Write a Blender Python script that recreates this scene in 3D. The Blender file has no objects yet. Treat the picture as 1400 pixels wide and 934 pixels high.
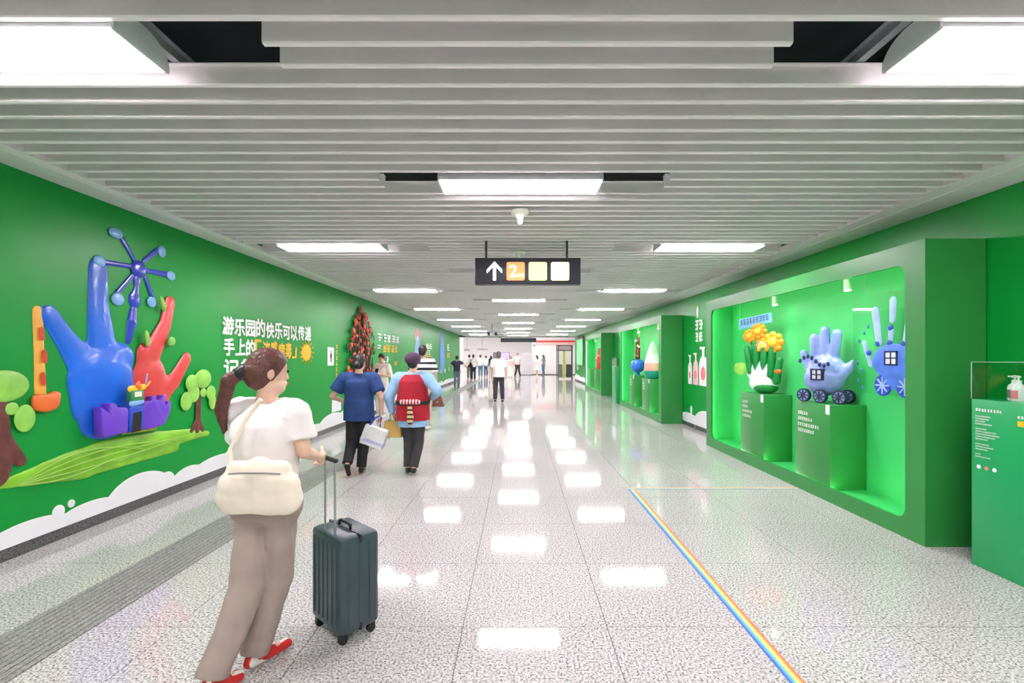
import bpy, bmesh, math, random
from mathutils import Vector, Matrix, noise
R = math.radians
random.seed(7)
SC = bpy.context.scene
COL = SC.collection

# ------------------------------------------------------------------ camera, world, exposure
cam_data = bpy.data.cameras.new('camera')
cam_data.sensor_width = 36.0
cam_data.lens = 640.0 / 1400.0 * 36.0
cam_data.shift_x = -8.0 / 1400.0
cam_data.shift_y = 21.0 / 1400.0
cam_data.clip_start = 0.05
cam_data.clip_end = 300
cam = bpy.data.objects.new('camera', cam_data)
COL.objects.link(cam)
cam.location = (0, 0, 1.5)
cam.rotation_euler = (R(90), 0, 0)
SC.camera = cam
world = bpy.data.worlds.new('world')
SC.world = world
world.use_nodes = True
world.node_tree.nodes['Background'].inputs[0].default_value = (0.9, 0.95, 1.0, 1)
world.node_tree.nodes['Background'].inputs[1].default_value = 0.02
SC.view_settings.view_transform = 'Standard'
SC.view_settings.look = 'None'
SC.view_settings.exposure = 0.6
SC.view_settings.gamma = 1.0
SC.view_settings.use_curve_mapping = False
LAMP = 34.0        # radiance of the ceiling lamps
HALL = 6.5         # radiance of the hall's luminous ceiling panels
STRIP = 13.0       # radiance of the LED strips inside the display cases

# ------------------------------------------------------------------ measures (metres)
XL, XR = -3.76, 3.70          # wall planes
ZS = 2.80                     # underside of the slats
YE = 30.3                     # end of the passage
def WL(px, py):               # a point measured on the left wall -> (Y, Z)
    Y = -XL * 640.0 / (708.0 - px)
    return Y, 1.5 - (py - 488.0) / 640.0 * Y

# ------------------------------------------------------------------ materials
MATS = {}
def lin(c):
    return tuple((v / 12.92 if v <= 0.04045 else ((v + 0.055) / 1.055) ** 2.4) for v in [x / 255.0 for x in c])
def mat(name, rgb, rough=0.5, metal=0.0, spec=0.5, emit=0.0, var=0.06, scale=6.0, bump=0.0, bscale=60.0, coat=0.0, trans=0.0, alpha=1.0):
    """procedural material: sRGB colour, a little noise variation, optional fine relief"""
    if name in MATS: return MATS[name]
    m = bpy.data.materials.new(name); m.use_nodes = True
    nt = m.node_tree; b = nt.nodes['Principled BSDF']
    c = lin(rgb)
    tc = nt.nodes.new('ShaderNodeTexCoord')
    nz = nt.nodes.new('ShaderNodeTexNoise'); nz.inputs['Scale'].default_value = scale; nz.inputs['Detail'].default_value = 3
    nt.links.new(tc.outputs['Object'], nz.inputs['Vector'])
    rp = nt.nodes.new('ShaderNodeValToRGB')
    rp.color_ramp.elements[0].position = 0.3; rp.color_ramp.elements[1].position = 0.7
    rp.color_ramp.elements[0].color = tuple(v * (1 - var) for v in c) + (1,)
    rp.color_ramp.elements[1].color = tuple(min(1, v * (1 + var)) for v in c) + (1,)
    nt.links.new(nz.outputs['Fac'], rp.inputs['Fac'])
    nt.links.new(rp.outputs['Color'], b.inputs['Base Color'])
    b.inputs['Roughness'].default_value = rough
    b.inputs['Metallic'].default_value = metal
    b.inputs['Specular IOR Level'].default_value = spec
    b.inputs['Coat Weight'].default_value = coat
    b.inputs['Coat Roughness'].default_value = 0.08
    b.inputs['Transmission Weight'].default_value = trans
    b.inputs['Alpha'].default_value = alpha
    if emit > 0:
        nt.links.new(rp.outputs['Color'], b.inputs['Emission Color'])
        b.inputs['Emission Strength'].default_value = emit
    if bump > 0:
        n2 = nt.nodes.new('ShaderNodeTexNoise'); n2.inputs['Scale'].default_value = bscale; n2.inputs['Detail'].default_value = 2
        nt.links.new(tc.outputs['Object'], n2.inputs['Vector'])
        bp = nt.nodes.new('ShaderNodeBump'); bp.inputs['Strength'].default_value = bump; bp.inputs['Distance'].default_value = 0.01
        nt.links.new(n2.outputs['Fac'], bp.inputs['Height']); nt.links.new(bp.outputs['Normal'], b.inputs['Normal'])
    MATS[name] = m
    return m

def granite(name, dark, mid, light, rough=0.12, joints=False):
    m = bpy.data.materials.new(name); m.use_nodes = True
    nt = m.node_tree; b = nt.nodes['Principled BSDF']; L = nt.links.new
    g = nt.nodes.new('ShaderNodeNewGeometry')
    n1 = nt.nodes.new('ShaderNodeTexNoise'); n1.inputs['Scale'].default_value = 85; n1.inputs['Detail'].default_value = 2.5; n1.inputs['Roughness'].default_value = 0.7
    L(g.outputs['Position'], n1.inputs['Vector'])
    rp = nt.nodes.new('ShaderNodeValToRGB'); e = rp.color_ramp.elements
    e[0].position = 0.36; e[0].color = lin(dark) + (1,)
    e[1].position = 0.60; e[1].color = lin(light) + (1,)
    k = e.new(0.46); k.color = lin(mid) + (1,)
    L(n1.outputs['Fac'], rp.inputs['Fac'])
    n2 = nt.nodes.new('ShaderNodeTexNoise'); n2.inputs['Scale'].default_value = 0.9; n2.inputs['Detail'].default_value = 3
    L(g.outputs['Position'], n2.inputs['Vector'])
    r2 = nt.nodes.new('ShaderNodeValToRGB'); r2.color_ramp.elements[0].color = (0.93, 0.93, 0.93, 1); r2.color_ramp.elements[1].color = (1, 1, 1, 1)
    r2.color_ramp.elements[0].position = 0.35; r2.color_ramp.elements[1].position = 0.6
    L(n2.outputs['Fac'], r2.inputs['Fac'])
    mx = nt.nodes.new('ShaderNodeMix'); mx.data_type = 'RGBA'; mx.blend_type = 'MULTIPLY'; mx.inputs['Factor'].default_value = 1
    L(rp.outputs['Color'], mx.inputs['A']); L(r2.outputs['Color'], mx.inputs['B'])
    out = mx.outputs['Result']
    if joints:
        sp = nt.nodes.new('ShaderNodeSeparateXYZ'); L(g.outputs['Position'], sp.inputs[0])
        def line(sock, off, pitch, w):
            a = nt.nodes.new('ShaderNodeMath'); a.operation = 'SUBTRACT'; L(sock, a.inputs[0]); a.inputs[1].default_value = off
            d = nt.nodes.new('ShaderNodeMath'); d.operation = 'DIVIDE'; L(a.outputs[0], d.inputs[0]); d.inputs[1].default_value = pitch
            f = nt.nodes.new('ShaderNodeMath'); f.operation = 'FRACT'; L(d.outputs[0], f.inputs[0])
            l = nt.nodes.new('ShaderNodeMath'); l.operation = 'LESS_THAN'; L(f.outputs[0], l.inputs[0]); l.inputs[1].default_value = w / pitch
            return l.outputs[0]
        mxx = nt.nodes.new('ShaderNodeMath'); mxx.operation = 'MAXIMUM'
        L(line(sp.outputs['X'], -0.305, 0.8, 0.004), mxx.inputs[0]); L(line(sp.outputs['Y'], 2.6, 0.8, 0.006), mxx.inputs[1])
        m2 = nt.nodes.new('ShaderNodeMix'); m2.data_type = 'RGBA'
        L(mxx.outputs[0], m2.inputs['Factor']); L(out, m2.inputs['A']); m2.inputs['B'].default_value = lin((120, 118, 116)) + (1,)
        out = m2.outputs['Result']
    L(out, b.inputs['Base Color'])
    n3 = nt.nodes.new('ShaderNodeTexNoise'); n3.inputs['Scale'].default_value = 2.2; n3.inputs['Detail'].default_value = 4
    L(g.outputs['Position'], n3.inputs['Vector'])
    mr = nt.nodes.new('ShaderNodeMapRange'); mr.inputs['To Min'].default_value = rough * 0.8; mr.inputs['To Max'].default_value = rough * 1.25
    L(n3.outputs['Fac'], mr.inputs['Value']); L(mr.outputs['Result'], b.inputs['Roughness'])
    b.inputs['Specular IOR Level'].default_value = 0.38
    MATS[name] = m
    return m

def stripes(name, cols, pos, axis='X', scale=1.0, off=0.0, rough=0.6):
    """bands of colour across one axis of the thing itself (object coordinates)"""
    m = bpy.data.materials.new(name); m.use_nodes = True
    nt = m.node_tree; b = nt.nodes['Principled BSDF']; L = nt.links.new
    tc = nt.nodes.new('ShaderNodeTexCoord'); sp = nt.nodes.new('ShaderNodeSeparateXYZ'); L(tc.outputs['Object'], sp.inputs[0])
    mr = nt.nodes.new('ShaderNodeMath'); mr.operation = 'MULTIPLY_ADD'; L(sp.outputs[axis], mr.inputs[0]); mr.inputs[1].default_value = scale; mr.inputs[2].default_value = off
    f = nt.nodes.new('ShaderNodeMath'); f.operation = 'FRACT'; L(mr.outputs[0], f.inputs[0])
    rp = nt.nodes.new('ShaderNodeValToRGB'); rp.color_ramp.interpolation = 'CONSTANT'
    e = rp.color_ramp.elements
    e[0].position = pos[0]; e[0].color = lin(cols[0]) + (1,)
    e[1].position = pos[1]; e[1].color = lin(cols[1]) + (1,)
    for c, p in zip(cols[2:], pos[2:]):
        k = e.new(p); k.color = lin(c) + (1,)
    L(f.outputs[0], rp.inputs['Fac']); L(rp.outputs['Color'], b.inputs['Base Color'])
    b.inputs['Roughness'].default_value = rough
    MATS[name] = m
    return m

def clear_acrylic():
    m = bpy.data.materials.new('clear_acrylic'); m.use_nodes = True
    nt = m.node_tree; nt.nodes.clear(); L = nt.links.new
    o = nt.nodes.new('ShaderNodeOutputMaterial'); mx = nt.nodes.new('ShaderNodeMixShader')
    t = nt.nodes.new('ShaderNodeBsdfTransparent'); t.inputs[0].default_value = (0.93, 0.97, 0.95, 1)
    g = nt.nodes.new('ShaderNodeBsdfGlossy'); g.inputs['Roughness'].default_value = 0.03
    lw = nt.nodes.new('ShaderNodeLayerWeight'); lw.inputs['Blend'].default_value = 0.5
    pw = nt.nodes.new('ShaderNodeMath'); pw.operation = 'POWER'; L(lw.outputs['Facing'], pw.inputs[0]); pw.inputs[1].default_value = 4.0
    fr = nt.nodes.new('ShaderNodeMath'); fr.operation = 'MULTIPLY_ADD'; L(pw.outputs[0], fr.inputs[0]); fr.inputs[1].default_value = 0.5; fr.inputs[2].default_value = 0.03
    L(fr.outputs[0], mx.inputs[0]); L(t.outputs[0], mx.inputs[1]); L(g.outputs[0], mx.inputs[2]); L(mx.outputs[0], o.inputs[0])
    MATS['acrylic'] = m
    return m

# ------------------------------------------------------------------ object helpers
def tag(o, label=None, cat=None, group=None, kind=None):
    if label: o['label'] = label
    if cat: o['category'] = cat
    if group: o['group'] = group
    if kind: o['kind'] = kind
    return o
def link(name, me, m=None, parent=None, loc=None):
    o = bpy.data.objects.new(name, me)
    COL.objects.link(o)
    if m is not None and me is not None and len(me.materials) == 0: me.materials.append(m)
    if parent is not None: o.parent = parent
    if loc is not None: o.location = loc
    return o
def empty(name, loc=(0, 0, 0), rz=0.0):
    o = bpy.data.objects.new(name, None); COL.objects.link(o)
    o.location = loc; o.rotation_euler = (0, 0, rz); o.empty_display_size = 0.1
    return o
def copy_tree(o, parent=None):
    c = o.copy(); COL.objects.link(c); c.parent = parent
    for ch in list(o.children): copy_tree(ch, c)
    return c

def basis(d):
    d = Vector(d).normalized()
    a = Vector((0, 0, 1)) if abs(d.z) < 0.9 else Vector((0, 1, 0))
    u = d.cross(a).normalized()
    return u, d.cross(u).normalized(), d

class MB:
    """collects shapes; build() links them as one mesh object"""
    def __init__(self): self.v = []; self.f = []
    def add(self, vs, fs):
        n = len(self.v); self.v += [tuple(p) for p in vs]; self.f += [tuple(i + n for i in q) for q in fs]; return self
    def box(self, x0, x1, y0, y1, z0, z1):
        return self.add([(x0,y0,z0),(x1,y0,z0),(x1,y1,z0),(x0,y1,z0),(x0,y0,z1),(x1,y0,z1),(x1,y1,z1),(x0,y1,z1)],
                        [(0,3,2,1),(4,5,6,7),(0,1,5,4),(1,2,6,5),(2,3,7,6),(3,0,4,7)])
    def prism(self, pts, axis, a0, a1):
        """polygon in the plane across 'axis', extruded from a0 to a1 (X: (y,z)  Y: (x,z)  Z: (x,y))"""
        def put(p, a):
            return (a, p[0], p[1]) if axis == 'X' else ((p[0], a, p[1]) if axis == 'Y' else (p[0], p[1], a))
        n = len(pts)
        vs = [put(p, a0) for p in pts] + [put(p, a1) for p in pts]
        return self.add(vs, [tuple(range(n))[::-1], tuple(range(n, 2 * n))] + [(i, (i + 1) % n, n + (i + 1) % n, n + i) for i in range(n)])
    def ring(self, c, u, w, r, n):
        return [Vector(c) + u * (math.cos(2*math.pi*k/n) * r) + w * (math.sin(2*math.pi*k/n) * r) for k in range(n)]
    def loft(self, rings, cap=True):
        n = len(rings[0]); vs = [p for r in rings for p in r]; fs = []
        for i in range(len(rings) - 1):
            for k in range(n):
                fs.append((i*n+k, i*n+(k+1) % n, (i+1)*n+(k+1) % n, (i+1)*n+k))
        if cap: fs += [tuple(range(n))[::-1], tuple((len(rings)-1)*n + k for k in range(n))]
        return self.add(vs, fs)
    def cone(self, p, q, r0, r1, n=12):
        u, w, d = basis(Vector(q) - Vector(p))
        return self.loft([self.ring(p, u, w, r0, n), self.ring(q, u, w, r1, n)])
    def capsule(self, p, q, r0, r1=None, n=12):
        r1 = r0 if r1 is None else r1
        p, q = Vector(p), Vector(q)
        if (q - p).length < 1e-5: q = p + Vector((0, 0, 1e-4))
        u, w, d = basis(q - p); rings = []
        for k in range(5):
            a = -math.pi/2 + (k + 0.3) / 4.6 * math.pi/2
            rings.append(self.ring(p + d * (math.sin(a) * r0), u, w, math.cos(a) * r0, n))
        for k in range(5):
            a = (k + 0.3) / 4.6 * math.pi/2
            rings.append(self.ring(q + d * (math.sin(a) * r1), u, w, math.cos(a) * r1, n))
        return self.loft(rings)
    def ellipsoid(self, c, r, rot=None, n=16, m=10):
        rings = []
        for i in range(m):
            a = -math.pi/2 + (i + 0.35) / (m - 0.3) * math.pi
            pts = []
            for k in range(n):
                b = 2*math.pi*k/n
                p = Vector((math.cos(a)*math.cos(b)*r[0], math.cos(a)*math.sin(b)*r[1], math.sin(a)*r[2]))
                if rot is not None: p = rot @ p
                pts.append(Vector(c) + p)
            rings.append(pts)
        return self.loft(rings)
    def tube(self, pts, r, n=8):
        pts = [Vector(p) for p in pts]; rings = []
        rr = r if isinstance(r, (list, tuple)) else [r] * len(pts)
        for i, p in enumerate(pts):
            d = (pts[min(i+1, len(pts)-1)] - pts[max(i-1, 0)])
            u, w, _ = basis(d); rings.append(self.ring(p, u, w, rr[i], n))
        return self.loft(rings)
    def lathe(self, c, prof, n=20):
        c = Vector(c)
        return self.loft([[c + Vector((math.cos(2*math.pi*k/n)*r, math.sin(2*math.pi*k/n)*r, z)) for k in range(n)] for r, z in prof])
    def mesh(self, name, smooth=False):
        me = bpy.data.meshes.new(name); me.from_pydata(self.v, [], self.f); me.validate()
        bm = bmesh.new(); bm.from_mesh(me); bmesh.ops.recalc_face_normals(bm, faces=bm.faces); bm.to_mesh(me); bm.free()
        if smooth:
            me.polygons.foreach_set('use_smooth', [True] * len(me.polygons))
            try: me.set_sharp_from_angle(angle=R(40))
            except Exception: pass
        return me
    def build(self, name, m, parent=None, smooth=False, loc=None, bevel=0.0):
        me = self.mesh(name, smooth)
        if bevel > 0:
            bm = bmesh.new(); bm.from_mesh(me)
            es = [e for e in bm.edges if len(e.link_faces) == 2 and e.calc_face_angle(0) > 0.5]
            bmesh.ops.bevel(bm, geom=es, offset=bevel, segments=2, profile=0.5, affect='EDGES', clamp_overlap=True)
            bm.to_mesh(me); bm.free()
            me.polygons.foreach_set('use_smooth', [True] * len(me.polygons))
            try: me.set_sharp_from_angle(angle=R(45))
            except Exception: pass
        return link(name, me, m, parent, loc)

def blob(name, mb, m, parent=None, vox=0.012, smooth=4, cuts=(), amp=0.0, freq=6.0, squash=None, loc=None):
    """melts the collected shapes into one continuous smooth surface"""
    me = mb.mesh(name)
    t = bpy.data.objects.new('temporary', me); COL.objects.link(t)
    md = t.modifiers.new('r', 'REMESH'); md.mode = 'VOXEL'; md.voxel_size = vox; md.use_smooth_shade = True
    if smooth:
        s = t.modifiers.new('s', 'SMOOTH'); s.factor = 0.5; s.iterations = smooth
    bpy.context.view_layer.update()
    dg = bpy.context.evaluated_depsgraph_get()
    out = bpy.data.meshes.new_from_object(t.evaluated_get(dg))
    bpy.data.objects.remove(t); bpy.data.meshes.remove(me)
    out.name = name; out.materials.clear()
    if amp or cuts or squash:
        bm = bmesh.new(); bm.from_mesh(out); bm.normal_update()
        if amp:
            for v in bm.verts:
                v.co += v.normal * (amp * noise.noise(Vector((v.co.x, v.co.y, v.co.z * 0.6)) * freq) + 0.5 * amp * noise.noise(v.co * freq * 2.3))
        for co, no in cuts:
            r = bmesh.ops.bisect_plane(bm, geom=bm.verts[:] + bm.edges[:] + bm.faces[:], plane_co=co, plane_no=no, clear_outer=True)
            eg = [e for e in r['geom_cut'] if isinstance(e, bmesh.types.BMEdge)]
            if eg: bmesh.ops.holes_fill(bm, edges=eg, sides=0)
        if squash:
            ax, k, base = squash
            for v in bm.verts: v.co[ax] = base + v.co[ax] * k
        bm.to_mesh(out); bm.free()
    out.polygons.foreach_set('use_smooth', [True] * len(out.polygons))
    try: out.set_sharp_from_angle(angle=R(55))
    except Exception: pass
    return link(name, out, m, parent, loc)

def text_mesh(body, size, bold=0.0, squeeze=1.0):
    """lettering as a flat mesh in its own x,y plane"""
    cu = bpy.data.curves.new('lettering', 'FONT'); cu.body = body; cu.size = size
    cu.resolution_u = 3
    t = bpy.data.objects.new('temporary', cu); COL.objects.link(t)
    bpy.context.view_layer.update()
    dg = bpy.context.evaluated_depsgraph_get()
    me = bpy.data.meshes.new_from_object(t.evaluated_get(dg))
    bpy.data.objects.remove(t); bpy.data.curves.remove(cu)
    vs = [tuple(v.co) for v in me.vertices]; fs = [tuple(p.vertices) for p in me.polygons]
    bpy.data.meshes.remove(me)
    mb = MB()
    offs = [(0, 0)] + ([(bold*math.cos(a*math.pi/3), bold*math.sin(a*math.pi/3)) for a in range(6)] if bold else [])
    for i, (dx, dy) in enumerate(offs):
        mb.add([((x + dx) * squeeze, y + dy, 0.0004 * i) for x, y, z in vs], fs)
    return mb
def place_text(name, mb, m, parent, origin, ux, uy):
    """puts a lettering mesh on a surface: origin, reading direction, up direction"""
    o, a, b = Vector(origin), Vector(ux).normalized(), Vector(uy).normalized()
    n = a.cross(b)
    r = MB(); r.v = [tuple(o + a*x + b*y + n*z) for x, y, z in mb.v]; r.f = mb.f
    me = bpy.data.meshes.new(name); me.from_pydata(r.v, [], r.f)
    t = link(name, me, m, parent)
    if name in ('lettering', 'body_text', 'caption', 'heading'): t['kind'] = 'stuff'      # tiny print, not to be told apart
    return t
def scribble(lines, h, gap, seed=1):
    """rows of tiny glyph-like strokes; lines = list of row lengths in characters"""
    rnd = random.Random(seed); mb = MB(); y = 0
    for n in lines:
        for c in range(int(n)):
            x = c * h * 1.05
            for k in range(3):
                yy = y + h * (0.1 + 0.38 * k) + rnd.uniform(-.05, .05) * h
                x0 = x + rnd.uniform(0, .25) * h; x1 = x + rnd.uniform(.65, .95) * h
                mb.add([(x0, yy, 0), (x1, yy, 0), (x1, yy + h*.17, 0), (x0, yy + h*.17, 0)], [(0, 1, 2, 3)])
            for k in range(2):
                xx = x + h * rnd.uniform(.15, .75)
                mb.add([(xx, y + h*.05, .0003), (xx + h*.15, y + h*.05, .0003), (xx + h*.15, y + h*.95, .0003), (xx, y + h*.95, .0003)], [(0, 1, 2, 3)])
        y -= h + gap
    return mb

def rounded_rect(a0, a1, b0, b1, r, n=6):
    pts = []
    for cx, cy, s in ((a1-r, b1-r, 0), (a0+r, b1-r, 90), (a0+r, b0+r, 180), (a1-r, b0+r, 270)):
        for k in range(n + 1):
            a = R(s + 90.0 * k / n); pts.append((cx + r*math.cos(a), cy + r*math.sin(a)))
    return pts
# ------------------------------------------------------------------ palette
GREEN = mat('green_wall_film', (0, 148, 54), rough=0.38, spec=0.35, var=0.04, scale=2)
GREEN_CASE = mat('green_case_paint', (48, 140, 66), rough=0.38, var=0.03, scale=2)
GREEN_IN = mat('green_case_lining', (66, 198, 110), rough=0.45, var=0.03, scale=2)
GREEN_PED = mat('green_pedestal_laminate', (0, 160, 88), rough=0.3, var=0.02)
SLAT = mat('white_aluminium_slat', (240, 233, 236), rough=0.42, var=0.03, scale=3)
TRIM = mat('white_ceiling_trim', (236, 230, 232), rough=0.5, var=0.03)
DARK = mat('dark_plenum', (34, 40, 46), rough=0.9, var=0.3, scale=3)
RAIL = mat('zinc_rail', (150, 152, 158), rough=0.45, metal=0.4)
WHITE = mat('white_film', (236, 236, 240), rough=0.4, var=0.02)
LETTER = mat('white_lettering', (245, 246, 244), rough=0.5, var=0.01)
YELLOW = mat('yellow_lettering', (245, 190, 20), rough=0.5, var=0.03)
BLACK = mat('black_paint', (22, 24, 28), rough=0.4)
STEEL = mat('brushed_steel', (170, 172, 175), rough=0.35, metal=0.8)
BASE = granite('baseboard_granite', (50, 50, 52), (84, 84, 86), (112, 112, 112), rough=0.25)
TILE = granite('floor_granite', (92, 91, 90), (172, 170, 169), (218, 216, 215), rough=0.065)
TILEF = granite('floor_granite_far', (92, 91, 90), (172, 170, 169), (218, 216, 215), rough=0.065, joints=True)
RIBG = granite('ribbed_granite', (100, 100, 98), (138, 138, 135), (166, 166, 163), rough=0.35)
GROUT = mat('dark_joint', (96, 94, 92), rough=0.9)
ACRYL = clear_acrylic()
LAMPM = mat('lamp_diffuser', (255, 243, 249), rough=0.4, emit=LAMP, var=0.0)
HALLW = mat('hall_white', (244, 241, 242), rough=0.5, var=0.02)
SKIN = mat('skin', (226, 184, 160), rough=0.5, var=0.05, scale=9)
HAIR = mat('black_hair', (38, 30, 30), rough=0.45, var=0.25, scale=40, bump=0.4, bscale=90)
HAIRB = mat('brown_hair', (92, 52, 46), rough=0.45, var=0.3, scale=30, bump=0.4, bscale=90)

# ------------------------------------------------------------------ the setting
def struct(name, mb, m, parent=None, smooth=False):
    o = mb.build(name, m, parent, smooth)
    if parent is None: o['kind'] = 'structure'
    return o

floor = struct('floor', MB().box(XL - .1, XR + .1, -6, 14.0, -0.12, -0.006), GROUT)
# polished granite tiles, 0.8 m grid, one object each as far as the joints can be told apart
xs = [-2.35, -1.905, -1.105, -0.305, 0.495, 1.295, 2.095, 2.895, 3.70]
rows = [2.6 + 0.8 * k for k in range(-3, 15)]
g = 0.002
cells = [(xs[i], xs[i+1]) for i in range(len(xs) - 1)] + [(XL, -2.78)]
share = {}
for (x0, x1) in cells:
    for y0 in rows:
        y1 = min(y0 + 0.8, 14.0)
        if y1 - y0 < 0.05: continue
        key = (round(x1 - x0, 3), round(y1 - y0, 3))
        if key not in share:
            a, b = key[0] / 2 - g, key[1] / 2 - g
            me = MB().box(-a, a, -b, b, -0.02, 0).mesh('tile'); me.materials.append(TILE); share[key] = me
        link('tile', share[key], None, floor, ((x0 + x1) / 2, (y0 + y1) / 2, 0))
# behind the first joints and beyond the last ones the tiles run on as one surface
struct('floor_tiles_beyond', MB().box(-2.35, XR, 14.0, YE, -0.1, 0).box(XL, -2.78, 14.0, YE, -0.1, 0)
       .box(-2.35, XR, -6, 0.2, -0.02, 0).box(XL, -2.78, -6, 0.2, -0.02, 0), TILEF, floor)['kind'] = 'stuff'
# ribbed granite strip
struct('ribbed_strip_bed', MB().box(-2.78, -2.35, -6, YE, -0.03, -0.003), RIBG, floor)
rm = MB().box(-0.017, 0.017, -6, YE, -0.02, 0.003).mesh('rib'); rm.materials.append(RIBG)
for k in range(10): link('rib', rm, None, floor, (-2.757 + k * 0.0427, 0, 0))
struct('floor_hall', MB().box(-16, 9, YE, 50, -0.12, 0), TILEF)

wl = struct('wall_left', MB().box(XL - .12, XL, -6, YE, 0.092, 3.4), GREEN)
struct('baseboard_left', MB().box(XL - .12, XL - .004, -6, YE, 0, 0.092), BASE)
wr = struct('wall_right', MB().box(XR, XR + .12, -6, YE, 0.085, 3.4), GREEN)
struct('baseboard_right', MB().box(XR + .004, XR + .12, -6, YE, 0, 0.085), BASE)
struct('wall_back', MB().box(XL - .12, XR + .12, -6.12, -6, 0, 3.4), mat('back_wall', (200, 205, 200), rough=.6))
ceil = struct('ceiling', MB().box(XL - .12, XR + .12, -6, YE, 3.4, 3.5), DARK)
struct('trim_1', MB().prism([(-3.15, ZS), (-3.245, ZS), (-3.76, 2.912), (-3.76, 2.93), (-3.26, 2.822), (-3.245, 2.86), (-3.15, 2.86)], 'Y', -6, YE), TRIM)
struct('trim_2', MB().prism([(3.25, ZS), (3.405, ZS), (3.405, ZS - .004), (3.42, ZS - .004), (3.42, ZS), (3.70, 2.788), (3.70, 2.82), (3.42, 2.83), (3.42, 2.86), (3.25, 2.86)], 'Y', -6, YE), TRIM)
# dark grey header over the end of the passage
struct('trim_3', MB().box(XL - .12, XR + .12, YE - .12, YE, 2.76, 3.5), mat('header_gunmetal', (96, 104, 104), rough=.6))

# ---- ceiling slats: one object each, cut where lamps sit
PITCH = 0.149
SX0, SX1 = -3.17, 3.27
slat_mesh = {}
def slat(x0, x1, y):
    key = round(x1 - x0, 3)
    if key not in slat_mesh:
        h = key / 2
        me = (MB().prism([(-.015, 0.006), (-.009, 0), (.011, 0), (.015, 0.006), (.015, .088), (-.015, .088)], 'X', -h, h)
              .box(-h, h, -.036, .03, .088, .092)).mesh('slat')
        me.materials.append(SLAT); slat_mesh[key] = me
    return link('slat', slat_mesh[key], None, ceil, ((x0 + x1) / 2, y, ZS))
stuffm = MB()
for i in range(-48, 189):
    y = 2.10 + PITCH * i
    k = i % 24
    if k in (23, 0): segs = [(-1.06, 1.14)]
    elif k in (9, 10): segs = [(SX0, -1.02), (1.12, SX1)]
    else: segs = [(SX0, SX1)]
    for a, b in segs:
        if y < 1.45: stuffm.box(a, b, y - .015, y + .015, ZS, ZS + .088)
        else: slat(a, b, y)
sb = stuffm.build('slats_behind', SLAT, ceil); sb['kind'] = 'stuff'
for x in (-1.62, 1.62):
    MB().box(x - .02, x + .02, -6, YE - .2, ZS + .095, ZS + .135).box(x - .045, x + .045, -6, YE - .2, ZS + .135, ZS + .14).build('suspension_rail', RAIL, ceil)
# ducts and hangers seen through the lamp openings
for x, z in ((-2.35, 3.12), (2.5, 3.15)):
    MB().box(x - .22, x + .22, -6, YE - .3, z, z + .18).build('service_duct', mat('duct_grey', (92, 96, 100), rough=.7, var=.4, scale=5), ceil)

# ---- recessed lamps
def make_lamp(L):
    root = empty('ceiling_lamp')
    w = 0.14
    arc = [(w * math.cos(a), 0.012 + 0.085 * math.sin(a)) for a in [math.pi * k / 14 for k in range(15)]]
    MB().prism([(w, 0.003)] + arc + [(-w, 0.003)], 'X', -L/2 + .012, L/2 - .012).build('housing', mat('lamp_housing', (214, 216, 220), rough=.4), root, smooth=True)
    MB().box(-L/2 + .012, L/2 - .012, -w + .004, w - .004, -.006, .004).build('diffuser', LAMPM, root)
    for s in (-1, 1):
        x0, x1 = sorted((s * L/2, s * (L/2 - .013)))
        arc2 = [((w + .006) * math.cos(a), 0.012 + 0.095 * math.sin(a)) for a in [math.pi * k / 14 for k in range(15)]]
        MB().prism([(w + .006, -.009)] + arc2 + [(-w - .006, -.009)], 'X', x0, x1).build('end_cap', mat('lamp_housing', (214, 216, 220)), root, smooth=True)
    MB().box(-.02, .02, -.05, .05, .09, .15).build('hanger', RAIL, root)
    return root
LW = ['on the mural side, over the mallet', 'on the mural side, before the mural slogan', 'on the mural side, between slogan and red-berried tree', 'on the mural side, just past the red-berried tree', 'on the mural side, by the second slogan', 'on the mural side, past the blue cone figure', 'on the mural side, by the tall blue figure', 'on the mural side, next to the hall opening']
RW = ['on the case side, over the soap pedestal', 'in front of the long display case with two hands', 'by the printed bottles between two display cases', 'in front of the pink egg display case', 'above the far hooded pedestal', 'in front of the red figure display case', 'on the case side, between red figure and poster box', 'in front of the poster box']
MW = ['in the middle row, before the smoke detectors', 'in the middle row, just beyond the hanging sign', 'in the middle row, third lamp counted from the smoke detectors', 'in the middle row, fourth lamp counted from the smoke detectors', 'in the middle row, nearer the security cameras', 'in the middle row, just past the security cameras', 'in the middle row, second past the security cameras', 'in the middle row, next to the hall opening']
protoL = make_lamp(1.21)
first = True
for k in range(-2, 8):
    for side, x in (('left', -2.18), ('right', 2.25)):
        y = 1.97 + 3.576 * k
        if y > YE - .5: continue
        o = protoL if first else copy_tree(protoL); first = False
        o.location = (x, y, ZS - .012)
        where = (LW if side == 'left' else RW)[k] if 0 <= k else ('on the mural side, out past the thick-trunked mural tree' if side == 'left' else 'on the case side, out past the soap pedestal')
        tag(o, 'recessed white strip lamp ' + where, 'lamp', 'ceiling lamps beside the %s' % ('mural wall' if side == 'left' else 'display cases'))
for k in range(-2, 8):
    y = 3.55 + 3.576 * k
    if y > YE - .5: continue
    o = copy_tree(protoL); o.location = (0.02, y, ZS - .012)
    tag(o, 'recessed white strip lamp ' + (MW[k] if k >= 0 else 'in the middle row, out past the soap pedestal'), 'lamp', 'ceiling lamps along the middle')

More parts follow.
